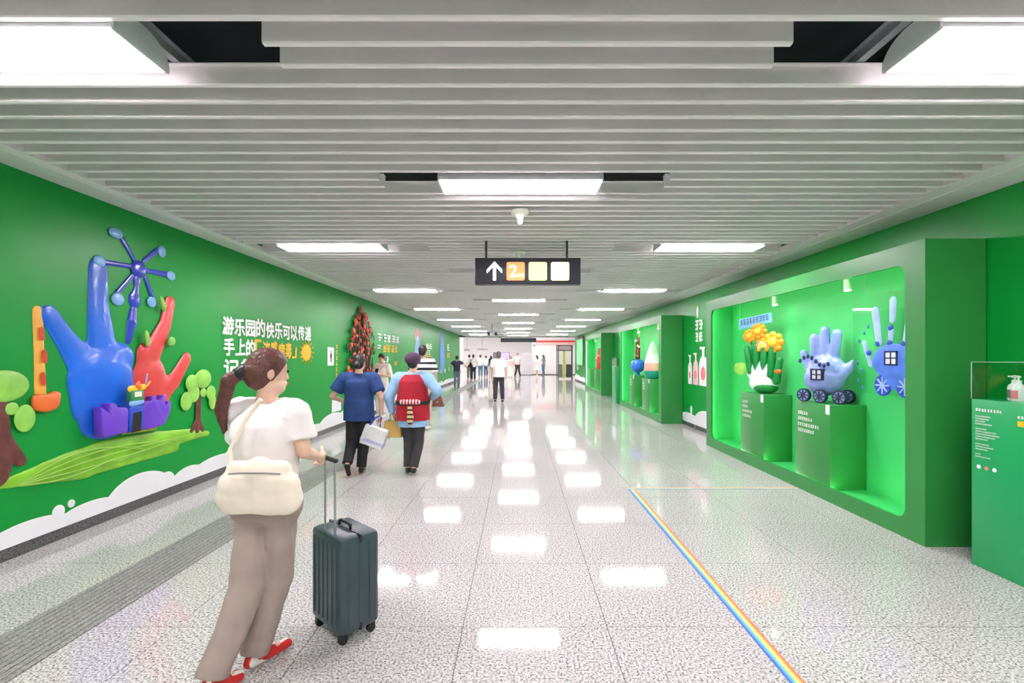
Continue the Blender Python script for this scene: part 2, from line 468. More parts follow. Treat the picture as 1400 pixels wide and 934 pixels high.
# ---- hall beyond the passage
struct('wall_hall_far', MB().box(-16, 9, 49.9, 50, 0, 4), HALLW)
struct('wall_hall_left', MB().box(-16.1, -16, YE, 50, 0, 4), HALLW)
struct('wall_hall_right', MB().box(5.6, 5.7, YE, 39, 0, 4), HALLW)
struct('wall_hall_side', MB().box(1.15, 9, 39, 39.15, 0.06, 4), mat('hall_panel', (228, 226, 226), rough=.4))
struct('baseboard_hall', MB().box(1.15, 9, 38.98, 39.15, 0, .07), mat('hall_skirting', (96, 92, 92)))
struct('wall_hall_front_left', MB().box(-16, XL - .12, YE, YE + .1, 0, 4), HALLW)
struct('wall_hall_front_right', MB().box(XR + .12, 9, YE, YE + .1, 0, 4), HALLW)
struct('ceiling_hall', MB().box(-16, 9, YE, 50, 4.0, 4.1), HALLW)
HP = mat('hall_light_panel', (255, 250, 248), emit=HALL, var=0.0)
n = 0
for yy in (32.5, 36, 40, 44):
    for xx in (-10, -6, -2.2, 1.8):
        o = empty('hall_light', (xx, yy, 3.9)); MB().box(-1.3, 1.3, -.75, .75, 0, .03).build('panel', HP, o)
        MB().box(-1.34, 1.34, -.79, .79, .03, .08).build('frame', TRIM, o)
        tag(o, 'white luminous panel in the ceiling of the bright hall', 'lamp', 'hall ceiling lights')
# ------------------------------------------------------------------ mural on the left wall (low relief)
RDF = 0.42      # depth added to a flat print so that its figures take shading
def relief(name, prims, m, parent, depth=0.4, vox=0.014, smooth=4, lift=0.0, amp=0.0, freq=6.0):
    """prims in picture measures on the wall: ('c',x0,y0,x1,y1,r0,r1) rounded bars, ('e',x,y,rx,ry) ovals; radii in picture units at that spot"""
    mb = MB()
    for p in prims:
        if p[0] == 'c':
            (a, b), (c, d) = WL(p[1], p[2]), WL(p[3], p[4])
            mb.capsule((0, a, b), (0, c, d), p[5] * a / 640, p[6] * c / 640, n=16)
        else:
            a, b = WL(p[1], p[2]); s = a / 640
            mb.ellipsoid((0, a, b), (min(p[3], p[4]) * s, p[3] * s * a / -XL, p[4] * s), n=20, m=12)
    return blob(name, mb, m, parent, vox, smooth, cuts=[((0, 0, 0), (-1, 0, 0))], amp=amp, freq=freq, squash=(0, depth * RDF, XL + .001 + lift * RDF))
def plate(name, pts, m, parent, t0=0.0, t1=0.02, bevel=0.0):
    """flat outline on the wall given in picture measures"""
    q = [WL(x, y) for x, y in pts]
    return MB().prism(q, 'X', XL + .001 + t0 * (RDF if t1 > .01 else 1), XL + .001 + t1 * (RDF if t1 > .01 else 1)).build(name, m, parent, bevel=bevel)
def wall_empty(name, px, py):
    a, b = WL(px, py)
    e = empty(name, (XL, a, b)); return e
def keep(child_root):
    """parts are modelled in place: undo the offset of their thing"""
    for c in child_root.children: c.matrix_parent_inverse = Matrix.Translation(-child_root.location)

BLUE = mat('mural_blue', (24, 104, 226), rough=0.3, coat=0.3, var=0.25, scale=1.2)
LBLUE = mat('mural_light_blue', (128, 178, 232), rough=0.35, coat=0.2, var=0.12)
INDIGO = mat('mural_indigo', (44, 62, 190), rough=0.25, coat=0.4, var=0.12)
RED = mat('mural_red', (226, 66, 70), rough=0.28, coat=0.3, var=0.15, scale=1.5)
PURPLE = mat('mural_purple', (110, 62, 205), rough=0.4, var=0.15, scale=1.5)
ORANGE = mat('mural_orange', (236, 112, 44), rough=0.4, var=0.08)
AMBER = mat('mural_amber', (240, 176, 74), rough=0.4, var=0.1)
LEAFG = mat('mural_leaf_green', (142, 205, 84), rough=0.4, var=0.22, scale=5)
GRASS = mat('mural_grass', (132, 196, 48), rough=0.4, var=0.28, scale=3.5, bump=0.3, bscale=12)
BARK = mat('mural_bark', (104, 52, 46), rough=0.5, var=0.35, scale=9, bump=0.6, bscale=22)
PINKM = mat('mural_pink', (226, 120, 130), rough=0.4, var=0.1)

h = wall_empty('mural_hand', 150, 600)
tag(h, 'big blue and red toy hand with castle gate, pictured on the green mural wall', 'mural figure')
relief('blue_hand', [('c', 66, 430, 92, 468, 14, 17), ('c', 92, 468, 124, 512, 17, 27), ('c', 134, 366, 134, 420, 15, 17), ('c', 134, 420, 140, 480, 17, 24),
                     ('e', 140, 520, 46, 48), ('e', 147, 548, 48, 40), ('c', 120, 500, 165, 490, 26, 22), ('c', 150, 500, 160, 560, 34, 34), ('e', 145, 575, 36, 26)], BLUE, h, depth=.42, vox=.016, smooth=22)
relief('red_hand', [('c', 231, 414, 224, 446, 9.5, 11), ('c', 224, 446, 205, 485, 11, 17), ('c', 254, 490, 236, 522, 8.5, 12), ('c', 234, 522, 205, 550, 12, 24),
                    ('e', 203, 522, 24, 38), ('e', 206, 547, 25, 31), ('c', 198, 484, 202, 560, 16, 24)], RED, h, depth=.5, vox=.014, smooth=6, lift=.02)
for i, (x, y, a) in enumerate(((216, 416, 20), (194, 463, 10), (228, 467, -60))):
    Yc, Zc = WL(x, y); s = Yc / 640
    lf = MB().ellipsoid((XL + .05, Yc, Zc), (.02, .03 + .02*(i == 2), .085 - .03*(i == 2)), Matrix.Rotation(R(a), 3, 'X')).build('leaf', LEAFG, h, True)
plate('castle_wall', [(119, 556), (131, 565), (131, 552), (134, 551), (141, 552), (142, 557), (156, 557), (158, 562), (157, 591), (124, 599), (121, 594)], PURPLE, h, .1, .30, bevel=.012)
plate('castle_wall', [(182, 550), (193, 548), (193, 542), (199, 541), (200, 548), (206, 546), (208, 540), (213, 540), (211, 555), (215, 553), (217, 548), (220.5, 549), (219, 562), (212, 579), (205, 583), (188, 587), (177, 586), (179, 560)], PURPLE, h, .1, .26, bevel=.01)
plate('gate_tower', [(158, 557), (180, 554), (177, 588), (158, 592)], mat('mural_royal_blue', (24, 70, 190)), h, .1, .31, bevel=.006)
plate('gate_opening', [(163.5, 565), (175, 562), (174, 589), (161, 592)], mat('mural_dark', (28, 26, 22), rough=.8), h, .30, .314)
relief('tower_ring', [('c', 162, 552, 176, 549, 4.5, 4.5)], LBLUE, h, depth=1.0, vox=.008, smooth=2, lift=.29)
plate('tower_room', [(160, 534), (178, 533), (178, 547), (160, 549)], mat('mural_tower_green', (54, 140, 78)), h, .2, .32, bevel=.006)
plate('tower_window', [(164.5, 536), (174.5, 535), (174.5, 542), (164.5, 543)], mat('mural_cream', (238, 234, 214)), h, .318, .326)
relief('tower_eaves', [('c', 160, 532, 179, 529, 4.6, 4.2)], mat('mural_yellow', (246, 200, 40)), h, depth=1.0, vox=.008, smooth=2, lift=.29)
relief('tower_roof', [('c', 171, 527, 172, 523, 7, 2.5)], ORANGE, h, depth=1.0, vox=.008, smooth=2, lift=.29)
relief('tower_flag', [('c', 182, 528, 187, 522, 2, 1.6)], AMBER, h, depth=1.0, vox=.006, smooth=1, lift=.31)
relief('tower_mast', [('c', 181, 524, 183, 512, 1.3, 1.3)], LBLUE, h, depth=1.0, vox=.006, smooth=1, lift=.31)
relief('path', [('c', 160, 591, 205, 584, 3.5, 4.5)], mat('mural_path', (196, 196, 60)), h, depth=.6, vox=.01, lift=.12)
keep(h)

fw = wall_empty('mural_ferris_wheel', 178, 466)
tag(fw, 'blue bead-like ferris wheel rising behind the mural hand', 'mural figure')
relief('hub', [('e', 188, 368, 10.5, 12)], INDIGO, fw, depth=.8, vox=.009, lift=.02)
relief('mast', [('c', 187, 381, 186, 390, 7, 5), ('e', 183.5, 410, 8.5, 12), ('c', 186, 392, 185, 400, 4, 6), ('c', 182, 424, 180, 440, 6, 8.5), ('c', 180, 440, 175, 466, 8.5, 5)], INDIGO, fw, depth=.7, vox=.009, smooth=2, lift=.0)
for (x0, y0, x1, y1, gx, gy, rx, ry) in ((183, 356, 166, 326, 157, 319, 10, 7), (196, 357, 213, 343, 220, 344, 5.5, 8), (199, 370, 226, 375, 232.5, 377, 6, 6.5), (198, 379, 208, 408, 206, 413, 6.5, 7.5), (180, 377, 160, 400, 159.5, 409, 9, 9), (178, 364, 143, 359, 134.5, 357, 8.5, 8)):
    relief('arm', [('c', x0, y0, x1, y1, 3.2, 4.0)], INDIGO, fw, depth=.8, vox=.008, smooth=2, lift=.01)
    relief('gondola', [('e', gx, gy, rx, ry)], LBLUE, fw, depth=.8, vox=.010, smooth=2, lift=.02)
keep(fw)

ml = wall_empty('mural_mallet', 57, 560)
tag(ml, 'amber mallet with red spots hanging beside the mural hand\'s blue little finger', 'mural figure')
relief('shaft', [('c', 51, 425, 53, 480, 7.5, 7.5), ('c', 53, 480, 55, 538, 7.5, 8.5)], AMBER, ml, depth=.5, vox=.012)
plate('mallet_head', [(40, 543), (45, 539), (62, 539), (70, 534), (78, 537), (76, 554), (71, 560), (58, 564), (44, 562), (40, 556)], ORANGE, ml, .0, .1, bevel=.02)
for x, y in ((53, 456), (57, 487), (55, 518)):
    relief('spot', [('c', x, y - 6, x + 1, y + 6, 3.6, 4)], mat('mural_spot', (206, 62, 40)), ml, depth=.3, vox=.009, smooth=2, lift=.045)
keep(ml)

isl = wall_empty('mural_leaf_island', 150, 660)
tag(isl, 'long pale green leaf island under the mural hand', 'mural figure')
relief('leaf_blade', [('c', -6, 664, 60, 645, 4, 13), ('c', 60, 645, 140, 622, 14, 20), ('c', 140, 622, 215, 604, 20, 15), ('c', 215, 604, 262, 594, 14, 8), ('c', 262, 594, 284, 593, 8, 3.5), ('c', -6, 666, 120, 645, 4, 9), ('c', 120, 643, 240, 612, 9, 6)], GRASS, isl, depth=.6, vox=.014, amp=.006, freq=5)
for dy, x1 in ((0, 275), (-9, 235), (9, 225), (-15, 190), (15, 150)):
    pts = [(14 + (x1 - 14) * t, 664 - 74 * (x1 - 14) / 261 * t - 6 * math.sin(math.pi * t) + dy * math.sin(math.pi * t)) for t in [k / 8 for k in range(9)]]
    MB().tube([(XL + .058, ) + WL(x, y) for x, y in pts], .004, 5).build('leaf_vein', mat('mural_vein', (160, 206, 86)), isl, True)
keep(isl)

def mural_tree(label, foliage, trunk, name='mural_tree'):
    t = wall_empty(name, trunk[-1][3], trunk[-1][4])
    tag(t, label, 'mural figure')
    relief('trunk', trunk, BARK, t, depth=.45, vox=.010, smooth=3, lift=.03)
    for f in foliage: relief('foliage', [('e',) + f], LEAFG, t, depth=.55, vox=.011, smooth=1, lift=.05)
    keep(t)
mural_tree('small round-leafed tree at the tip of the mural\'s leaf island',
           [(275, 518, 11.5, 13), (260, 524, 9, 12), (262, 538, 8.5, 12.5), (252, 549, 8, 13), (275.5, 537, 4.5, 6), (286, 537, 6.5, 10), (288, 549, 5, 11)],
           [('c', 270, 540, 269, 575, 5.5, 5.5), ('c', 269, 575, 259, 591, 5, 3), ('c', 269, 575, 268, 590, 5.5, 4), ('c', 270, 575, 276, 588, 5, 3)])
mural_tree('thick-trunked mural tree with heavy green crown beside the amber mallet',
           [(2, 528, 36, 22), (12, 559, 10, 9), (30, 572, 15, 19)],
           [('c', -8, 545, -2, 600, 14, 15), ('c', -2, 600, -8, 650, 15, 18), ('c', 0, 600, 26, 630, 12, 8), ('c', 0, 610, 8, 642, 12, 6)])

# lettering
sl = wall_empty('mural_slogan', 302, 470)
tag(sl, 'white and yellow brush-lettered slogan with spiky sun on the green mural wall', 'lettering')
def wall_text(body, px, py, hpx, width_to_px, m, parent, bold=.035, name='character', lift=.006):
    """hand-lettered row: one flat character after the other between two spots on the wall"""
    Y, Z = WL(px, py); Y1, _ = WL(width_to_px, py)
    n = len(body); step = (Y1 - Y) / n; size = hpx * Y / 640 * 1.08
    rnd = random.Random(n * 7 + int(px))
    for i, ch in enumerate(body):
        mb = text_mesh(ch, size * rnd.uniform(.92, 1.06), bold * size)
        xs_ = [v[0] for v in mb.v]; x0, w = min(xs_), max(max(xs_) - min(xs_), size * .45)
        k = step * .96 / w; a = rnd.uniform(-.06, .06)
        mb.v = [((x - x0) * k + a * y, y + a * x * .5, z) for x, y, z in mb.v]
        place_text(name, mb, m, parent, (XL + lift, Y + i * step, Z + rnd.uniform(-.03, .03) * size), (0, 1, 0), (0, 0, 1))
wall_text('游乐园的快乐可以传递', 303, 455, 26, 425, LETTER, sl)
wall_text('手上的', 305, 484, 25, 349, LETTER, sl)
wall_text('「流感病毒」', 347, 488, 25, 407, YELLOW, sl)
wall_text('记得洗', 305, 514, 26, 366, LETTER, sl)
Yc, Zc = WL(418.5, 482)
vs, n = [], 28
for k in range(n * 2):
    r = (.165 if k % 2 else .125); a = math.pi * k / n
    vs.append((Yc + r * 1.3 * math.cos(a), Zc + r * math.sin(a)))
MB().prism(vs, 'X', XL + .002, XL + .008).build('sun_icon', YELLOW, sl)
for k in range(14):
    a = 2 * math.pi * k / 14
    MB().tube([(XL + .012, Yc + .22 * math.cos(a), Zc + .17 * math.sin(a)), (XL + .012, Yc + .28 * math.cos(a), Zc + .215 * math.sin(a))], .009, 6).build('sun_ray', YELLOW, sl)
keep(sl)

# small framed print with yellow caption, blank white card
pr = wall_empty('wall_print', 451, 500); tag(pr, 'small white print of a dark purple figure, stuck on the green wall', 'print')
plate('sheet', [(447.5, 474.5), (456, 475.5), (456, 499.5), (447.5, 500)], WHITE, pr, .001, .006)
relief('printed_figure', [('c', 452, 480, 452, 494, 1.2, 1.8), ('c', 450.5, 484, 451.5, 490, .8, 1), ('c', 453.5, 484, 452.5, 490, .8, 1)], mat('print_purple', (96, 40, 60)), pr, depth=.5, vox=.010, smooth=2, lift=.02)
q = scribble([1] * 8, .09, .03, 5); Y, Z = WL(459, 477)
place_text('caption', q, YELLOW, pr, (XL + .004, Y, Z), (0, 1, 0), (0, 0, 1))
keep(pr)
cd = wall_empty('wall_card', 460, 566); tag(cd, 'plain white card low on the green wall above the cloud border', 'card')
plate('sheet', [(453.5, 547), (466, 549), (466, 561), (453.5, 564)], WHITE, cd, .001, .006); keep(cd)

# red-berried tree with pot
rt = wall_empty('mural_berry_tree', 490, 545); tag(rt, 'tall cone of dark twigs with red blossoms in a red pot on the mural', 'mural figure')
rnd = random.Random(3); tw = MB(); be = MB(); bo = MB(); lv = MB()
for k in range(70):
    x0 = rnd.uniform(482, 500); top = rnd.uniform(0, 1); x1 = 491 + (x0 - 491) * 2.2 * (1 - top ** 2) + rnd.uniform(-6, 6) * (1 - top); y1 = 520 - 100 * top
    pts = [WL(x0 + (x1 - x0) * t + math.sin(k + 5 * t) * 1.2, 530 + (y1 - 530) * t) for t in (0, .25, .5, .75, 1)]
    tw.tube([(XL + .028 + .02 * (k % 3), a, b) for a, b in pts], [.022, .02, .016, .012, .008], 5)
for k in range(100):
    t = rnd.random() ** .8; w = 20 * math.sin(math.pi * (.2 + .8 * t)) ** .8
    x = 491 + rnd.uniform(-w, w); y = 532 - 112 * t; a, b = WL(x, y); s = rnd.uniform(.03, .065)
    (be if k % 3 else bo).ellipsoid((XL + .06, a, b), (.03, s * 1.1, s), n=8, m=6)
for k in range(120):
    t = rnd.random(); w = 22 * math.sin(math.pi * (.2 + .8 * t)) ** .8
    x = 491 + rnd.uniform(-w, w); y = 535 - 115 * t; a, b = WL(x, y)
    lv.ellipsoid((XL + .05, a, b), (.015, .03, .07), Matrix.Rotation(rnd.uniform(-.8, .8), 3, 'X'), n=6, m=5)
tw.build('twigs', mat('mural_twig', (74, 44, 36), rough=.6), rt)['kind'] = 'stuff'
be.build('red_blossoms', mat('mural_blossom_red', (206, 60, 44)), rt, True)['kind'] = 'stuff'
bo.build('orange_blossoms', mat('mural_blossom_orange', (232, 112, 62)), rt, True)['kind'] = 'stuff'
lv.build('leaves', mat('mural_dark_leaf', (30, 90, 44)), rt, True)['kind'] = 'stuff'
plate('pot', [(475, 504), (503, 506), (508, 516), (504, 535), (499, 544), (481, 547), (470, 530), (463.5, 517)], mat('mural_pot_red', (196, 52, 44)), rt, .0, .1, bevel=.02)
keep(rt)

# second slogan, blue figure, further lettering down the wall
s2 = wall_empty('mural_slogan', 515, 480); tag(s2, 'smaller white and yellow slogan beside the red-berried mural tree', 'lettering')
def strokes(px, py, hpx, n, seed, m, parent, lift=.006, wpx=None):
    Y, Z = WL(px, py); hh = hpx * Y / 640; mb = scribble([n], hh, .05, seed)
    k = 1.0
    if wpx: k = (WL(px + wpx, py)[0] - Y) / (n * hh * 1.05)
    mb.v = [(x * k, y, z) for x, y, z in mb.v]
    place_text('lettering', mb, m, parent, (XL + lift, Y, Z), (0, 1, 0), (0, 0, 1))
strokes(516, 467, 11, 5, 2, LETTER, s2, wpx=30); strokes(516, 481, 9, 1, 8, LETTER, s2, wpx=6); strokes(523, 482, 10, 4, 3, YELLOW, s2, wpx=21); strokes(523, 496, 8, 2, 4, LETTER, s2, wpx=9); strokes(538, 500, 6, 1, 6, YELLOW, s2, wpx=6)
keep(s2)
bf = wall_empty('mural_cone_figure', 570, 500); tag(bf, 'light blue cone with pink finger tuft on the far mural wall', 'mural figure')
relief('cone', [('e', 571, 468, 2.6, 9), ('e', 571, 478, 4.2, 10), ('e', 571, 488, 5.8, 10), ('e', 571, 497, 7, 10)], LBLUE, bf, depth=.4, vox=.03)
for dx in (-3.5, -1.2, 1.2, 3.5): relief('pink_finger', [('e', 571 + dx * .9, 455 + abs(dx), 1.0, 7)], PINKM, bf, depth=.3, vox=.02, smooth=2)
keep(bf)
s3 = wall_empty('mural_slogan', 582, 480); tag(s3, 'faint white and yellow slogan beyond the light blue cone on the mural wall', 'lettering')
strokes(582, 477, 7, 2, 11, LETTER, s3, wpx=9); strokes(582, 486, 7, 2, 12, LETTER, s3, wpx=7); strokes(582, 494, 7, 2, 13, YELLOW, s3, wpx=10); keep(s3)
b2 = wall_empty('mural_blue_figure', 604, 515); tag(b2, 'tall narrow blue figure near the far end of the mural wall', 'mural figure')
relief('figure', [('e', 604, 490, 3.6, 22), ('e', 604, 478, 2.6, 18), ('e', 602.5, 460, .9, 9), ('e', 605, 462, .9, 9)], mat('mural_mid_blue', (92, 140, 214)), b2, depth=.1, vox=.04, lift=.03); keep(b2)
s4 = wall_empty('mural_slogan', 612, 490); tag(s4, 'tiny pale lettering on the mural wall next to the bright hall', 'lettering')
strokes(611, 480, 9, 1, 21, LETTER, s4, wpx=4); strokes(611, 490, 7, 1, 22, YELLOW, s4, wpx=4); keep(s4)

# white cloud border along the foot of the walls
def cloud_border(name, bumps, y0, y1, X, sgn, zb, wall):
    """bumps: (centre along the wall, half width, top height); scalloped outline, flat film"""
    pts = []; n = int((y1 - y0) / .025)
    for i in range(n + 1):
        y = y0 + (y1 - y0) * i / n; z = zb + .02
        for c, w, t in bumps:
            u = (y - c) / w
            if abs(u) < 1: z = max(z, zb + (t - zb) * math.sqrt(1 - u * u))
        pts.append((y, z))
    mb = MB(); a, b = sorted((X + sgn * .002, X + sgn * .007))
    for i in range(n):
        p, q = pts[i], pts[i + 1]
        mb.box(a, b, p[0], q[0], zb, zb + .001) if False else mb.add(
            [(X + sgn*.006, p[0], zb), (X + sgn*.006, q[0], zb), (X + sgn*.006, q[0], q[1]), (X + sgn*.006, p[0], p[1])], [(0, 1, 2, 3)])
        mb.add([(X + sgn*.006, p[0], p[1]), (X + sgn*.006, q[0], q[1]), (X, q[0], q[1]), (X, p[0], p[1])], [(0, 1, 2, 3)])
    return mb.build(name, WHITE, wall)
def bump(x0, x1, xt, yt):
    a, b = WL(x0, 700)[0], WL(x1, 700)[0]; c, t = WL(xt, yt)
    return (c, max(c - a, b - c) * 1.02, t)
bl = [bump(-40, 90, 40, 711.5), bump(70, 160, 124, 685), bump(143, 232, 193, 646.5), bump(215, 240, 228, 645), bump(233, 282, 259, 637), bump(263, 330, 297, 622.5), (2.9, .3, .35)]
rnd = random.Random(11); y = 6.2
while y < YE:
    w = rnd.choice((.3, .42, .6, .75)); bl.append((y + w * .6, w, .092 + rnd.uniform(.16, .34) * (.6 + .5 * w))); y += w * 1.5
cloud_border('cloud_border', bl, -1.0, YE, XL, 1, .093, wl)
for i, (x, y, r) in enumerate(((79, 700, 8), (96.5, 688.5, 4.6))):
    a, b = WL(x, y); rr = r * a / 640
    o = MB().prism([(a + rr * 1.05 * math.cos(k * .2618), b + rr * 1.15 * math.sin(k * .2618)) for k in range(24)], 'X', XL + .001, XL + .010).build('cloud_dot', WHITE, wl)
for i, (x, y) in enumerate(((453.6, 570.5), (468.5, 567))):
    a, b = WL(x, y)
    o = MB().prism([(a + .13 * math.cos(k * .2618), b + .085 * math.sin(k * .2618)) for k in range(24)], 'X', XL + .001, XL + .010).build('cloud_dot', WHITE, wl)
for y in [12.5 + 1.45 * k for k in range(12)]:
    o = MB().prism([(y + .1 * math.cos(k * .5236), .78 + .07 * (int(y * 3) % 3) + .13 * math.sin(k * .5236)) for k in range(12)], 'X', XL + .001, XL + .010).build('cloud_dot', WHITE, wl)
br = []; y = 7.0; rnd = random.Random(5)
while y < YE:
    w = rnd.choice((.4, .55, .7)); br.append((y + w * .6, w, .085 + rnd.uniform(.2, .42))); y += w * 1.4
cloud_border('cloud_border', br, 7.99, YE - .1, XR, -1, .086, wr)
# ------------------------------------------------------------------ display cases along the right wall
CX0, CX1, CB = 3.21, 3.69, 3.63       # front plane, rear, lining
LED = mat('led_strip', (236, 255, 226), emit=STRIP, var=0.0)
def display_case(y0, label, ln=4.28, spots=()):
    root = empty('display_case', (0, y0, 0)); tag(root, label, 'display case')
    H = 2.434
    inner = rounded_rect(.19, ln - .19, .15, 2.27, .10, 8)
    # front frame with rounded opening: outer rectangle and inner opening bridged
    n = len(inner); cy, cz = ln / 2, 1.21
    outer = []
    for (y, z) in inner:
        dy, dz = y - cy, z - cz
        k = min((ln/2) / abs(dy) if dy else 9e9, ((H - cz) if dz > 0 else cz) / abs(dz) if dz else 9e9)
        outer.append((cy + dy * k, cz + dz * k))
    for q in ((0, 0), (ln, 0), (ln, H), (0, H)):       # snap one ring point to each outer corner
        i = min(range(n), key=lambda j: (outer[j][0]-q[0])**2 + (outer[j][1]-q[1])**2); outer[i] = q
    t = .03
    vs = [(CX0, y, z) for y, z in inner] + [(CX0, y, z) for y, z in outer] + [(CX0 + t, y, z) for y, z in inner] + [(CX0 + t, y, z) for y, z in outer]
    fs = []
    for i in range(n):
        j = (i + 1) % n
        fs += [(i, j, n + j, n + i), (2*n + i, 3*n + i, 3*n + j, 2*n + j), (i, 2*n + i, 2*n + j, j), (n + i, n + j, 3*n + j, 3*n + i)]
    MB().add(vs, fs).build('front_frame', GREEN_CASE, root)
    MB().box(CX0 + t, CX1, 0, .03, 0, H).build('side_panel', GREEN_CASE, root)
    MB().box(CX0 + t, CX1, ln - .03, ln, 0, H).build('side_panel', GREEN_CASE, root)
    MB().box(CX0 + t, CX1, .03, ln - .03, H - .03, H).build('top_panel', GREEN_CASE, root)
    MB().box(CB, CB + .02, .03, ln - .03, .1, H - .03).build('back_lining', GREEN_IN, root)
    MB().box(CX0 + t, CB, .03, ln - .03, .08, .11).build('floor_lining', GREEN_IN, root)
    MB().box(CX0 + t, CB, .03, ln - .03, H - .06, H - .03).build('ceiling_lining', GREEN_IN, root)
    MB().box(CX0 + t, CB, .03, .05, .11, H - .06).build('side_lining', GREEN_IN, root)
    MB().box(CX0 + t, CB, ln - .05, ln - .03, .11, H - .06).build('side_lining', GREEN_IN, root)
    # LED strips tucked behind the frame on all four sides
    for (a, b, c, d) in ((.1, ln - .1, .118, .126), (.1, ln - .1, H - .10, H - .092), (.075, .083, .2, H - .16), (ln - .083, ln - .075, .2, H - .16)):
        MB().box(CX0 + t + .006, CX0 + t + .02, a, b, c, d).build('led_strip', LED, root)
    for (yy, xx) in spots:
        s = MB().cone((xx, yy, H - .13), (xx + .01, yy, H - .24), .028, .034, 14).build('spotlight', mat('spot_white', (240, 238, 226), rough=.4), root, True)
        MB().cone((xx, yy, H - .06), (xx, yy, H - .13), .008, .008, 8).build('spot_stem', STEEL, s)
        ld = bpy.data.lights.new('spot_bulb', 'SPOT'); ld.energy = 14; ld.spot_size = R(62); ld.spot_blend = .6; ld.shadow_soft_size = .03; ld.color = (1, .98, .92)
        lo = bpy.data.objects.new('spot_bulb', ld); COL.objects.link(lo); lo.parent = s; lo.location = (xx + .012, yy, H - .26)
        MB().cone((xx + .0104, yy, H - .241), (xx + .0108, yy, H - .246), .03, .03, 14).build('spot_lens', mat('spot_lens', (255, 255, 240), emit=30, var=0), s)
    return root
display_case(3.69, 'nearest lit green display case, with two hand sculptures beside the soap pedestal' .replace('nearest ', 'long '), spots=((1.18, 3.42), (2.55, 3.42)))
display_case(10.48, 'lit green display case holding a pink egg and a blue flower pot', spots=((.9, 3.42), (2.8, 3.42)))
display_case(18.05, 'lit green display case holding a red figure, next to the poster box', spots=((1.2, 3.42), (2.6, 3.42)))

PLTXT = scribble([4, 4, 7, 6], .038, .028, 31)
PLTXT2 = scribble([5, 7, 10, 8], .036, .030, 32)
def plinth(y0, y1, top, label, txt=None, x0=3.25):
    o = empty('display_plinth', (0, (y0 + y1) / 2, .11)); tag(o, label, 'plinth')
    a, b = -(y1 - y0) / 2, (y1 - y0) / 2
    MB().box(x0, CB - .002, a, b, .001, top - .11).build('body', GREEN_CASE, o, bevel=.004)
    if txt:
        q = MB(); q.v = list(txt.v); q.f = list(txt.f)
        place_text('lettering', q, LETTER, o, (x0 - .002, b - .05, top - .26), (0, -1, 0), (0, 0, 1))
        MB().box(x0 - .003, x0 - .0005, a + .01, a + .07, top - .11 - .10, top - .11 - .0).build('name_tag', WHITE, o)
    return o
plinth(6.19, 6.82, .994, 'green plinth carrying the white and green flower hand', PLTXT)
plinth(4.87, 5.48, .994, 'green plinth carrying the blue hand on wheels', PLTXT2)
plinth(13.1, 13.6, .98, 'green plinth under the blue flower pot sculpture', scribble([4, 5, 5], .04, .03, 5))
plinth(11.55, 12.25, .95, 'green plinth under the white and pink egg sculpture', scribble([4, 5, 5], .04, .03, 6))
plinth(20.9, 21.4, .98, 'slim green plinth standing empty in the red figure\'s case', None)
plinth(19.3, 19.9, .98, 'green plinth under the red figure', None)

# ---- white and green hand with orange flowers
fh = empty('flower_hand_sculpture', (3.42, 6.50, .994), R(38)); tag(fh, 'white and green hand sculpture sprouting orange flowers', 'sculpture')
HW = mat('sculpture_white', (232, 240, 232), rough=.3); HG = mat('sculpture_green', (24, 140, 66), rough=.3, var=.12); HO = mat('sculpture_orange', (244, 158, 20), rough=.35, var=.15, scale=8)
m1 = MB().ellipsoid((0, 0, .15), (.13, .20, .155)).ellipsoid((0, .02, .30), (.12, .22, .19)).capsule((0, .10, .28), (0, .20, .50), .09, .06)
blob('palm', m1, HW, fh, .012, 5, cuts=[((0, 0, .003), (0, 0, -1))])
m2 = MB().ellipsoid((-.01, -.02, .09), (.125, .17, .095)).capsule((-.03, -.10, .12), (-.04, -.18, .34), .06, .05)
blob('green_glaze', m2, HG, fh, .012, 4, cuts=[((0, 0, .002), (0, 0, -1))])
for i, (ya, za, yb, zb, r) in enumerate(((.14, .40, .19, .62, .034), (.06, .40, .08, .66, .036), (-.02, .38, -.03, .62, .036), (-.10, .36, -.13, .62, .036), (-.17, .28, -.21, .46, .034))):
    MB().capsule((-.06, ya * 1.1, za - .1), (-.07, yb * 1.1, zb), r * 1.5, r * 1.35).build('finger', HG, fh, True)
for i, (y, z, r, c) in enumerate(((.16, .80, .085, 1), (.04, .86, .10, 1), (-.02, .66, .095, 0), (-.15, .70, .13, 1))):
    f = MB().ellipsoid((-.07, y, z), (.045, r, r), n=18, m=10).build('flower', HO if c else mat('sculpture_cream', (240, 226, 190)), fh, True)
    MB().ellipsoid((-.115, y, z), (.02, r * .42, r * .42)).build('flower_centre', mat('sculpture_yellow', (252, 206, 60)), f, True)
    for k in range(8):
        a = k * math.pi / 4
        MB().ellipsoid((-.08, y + r * .78 * math.cos(a), z + r * .78 * math.sin(a)), (.03, r * .38, r * .38), n=10, m=7).build('petal', HO, f, True)
    MB().tube([(-.05, y * .8, .45), (-.06, y, z)], .014, 8).build('stem', HG, fh, True)
MB().ellipsoid((-.06, .30, .34), (.02, .10, .09)).build('leaf', LEAFG, fh, True)
MB().ellipsoid((-.09, -.22, .31), (.03, .05, .035)).build('bud', mat('bud_orange', (240, 110, 40)), fh, True)

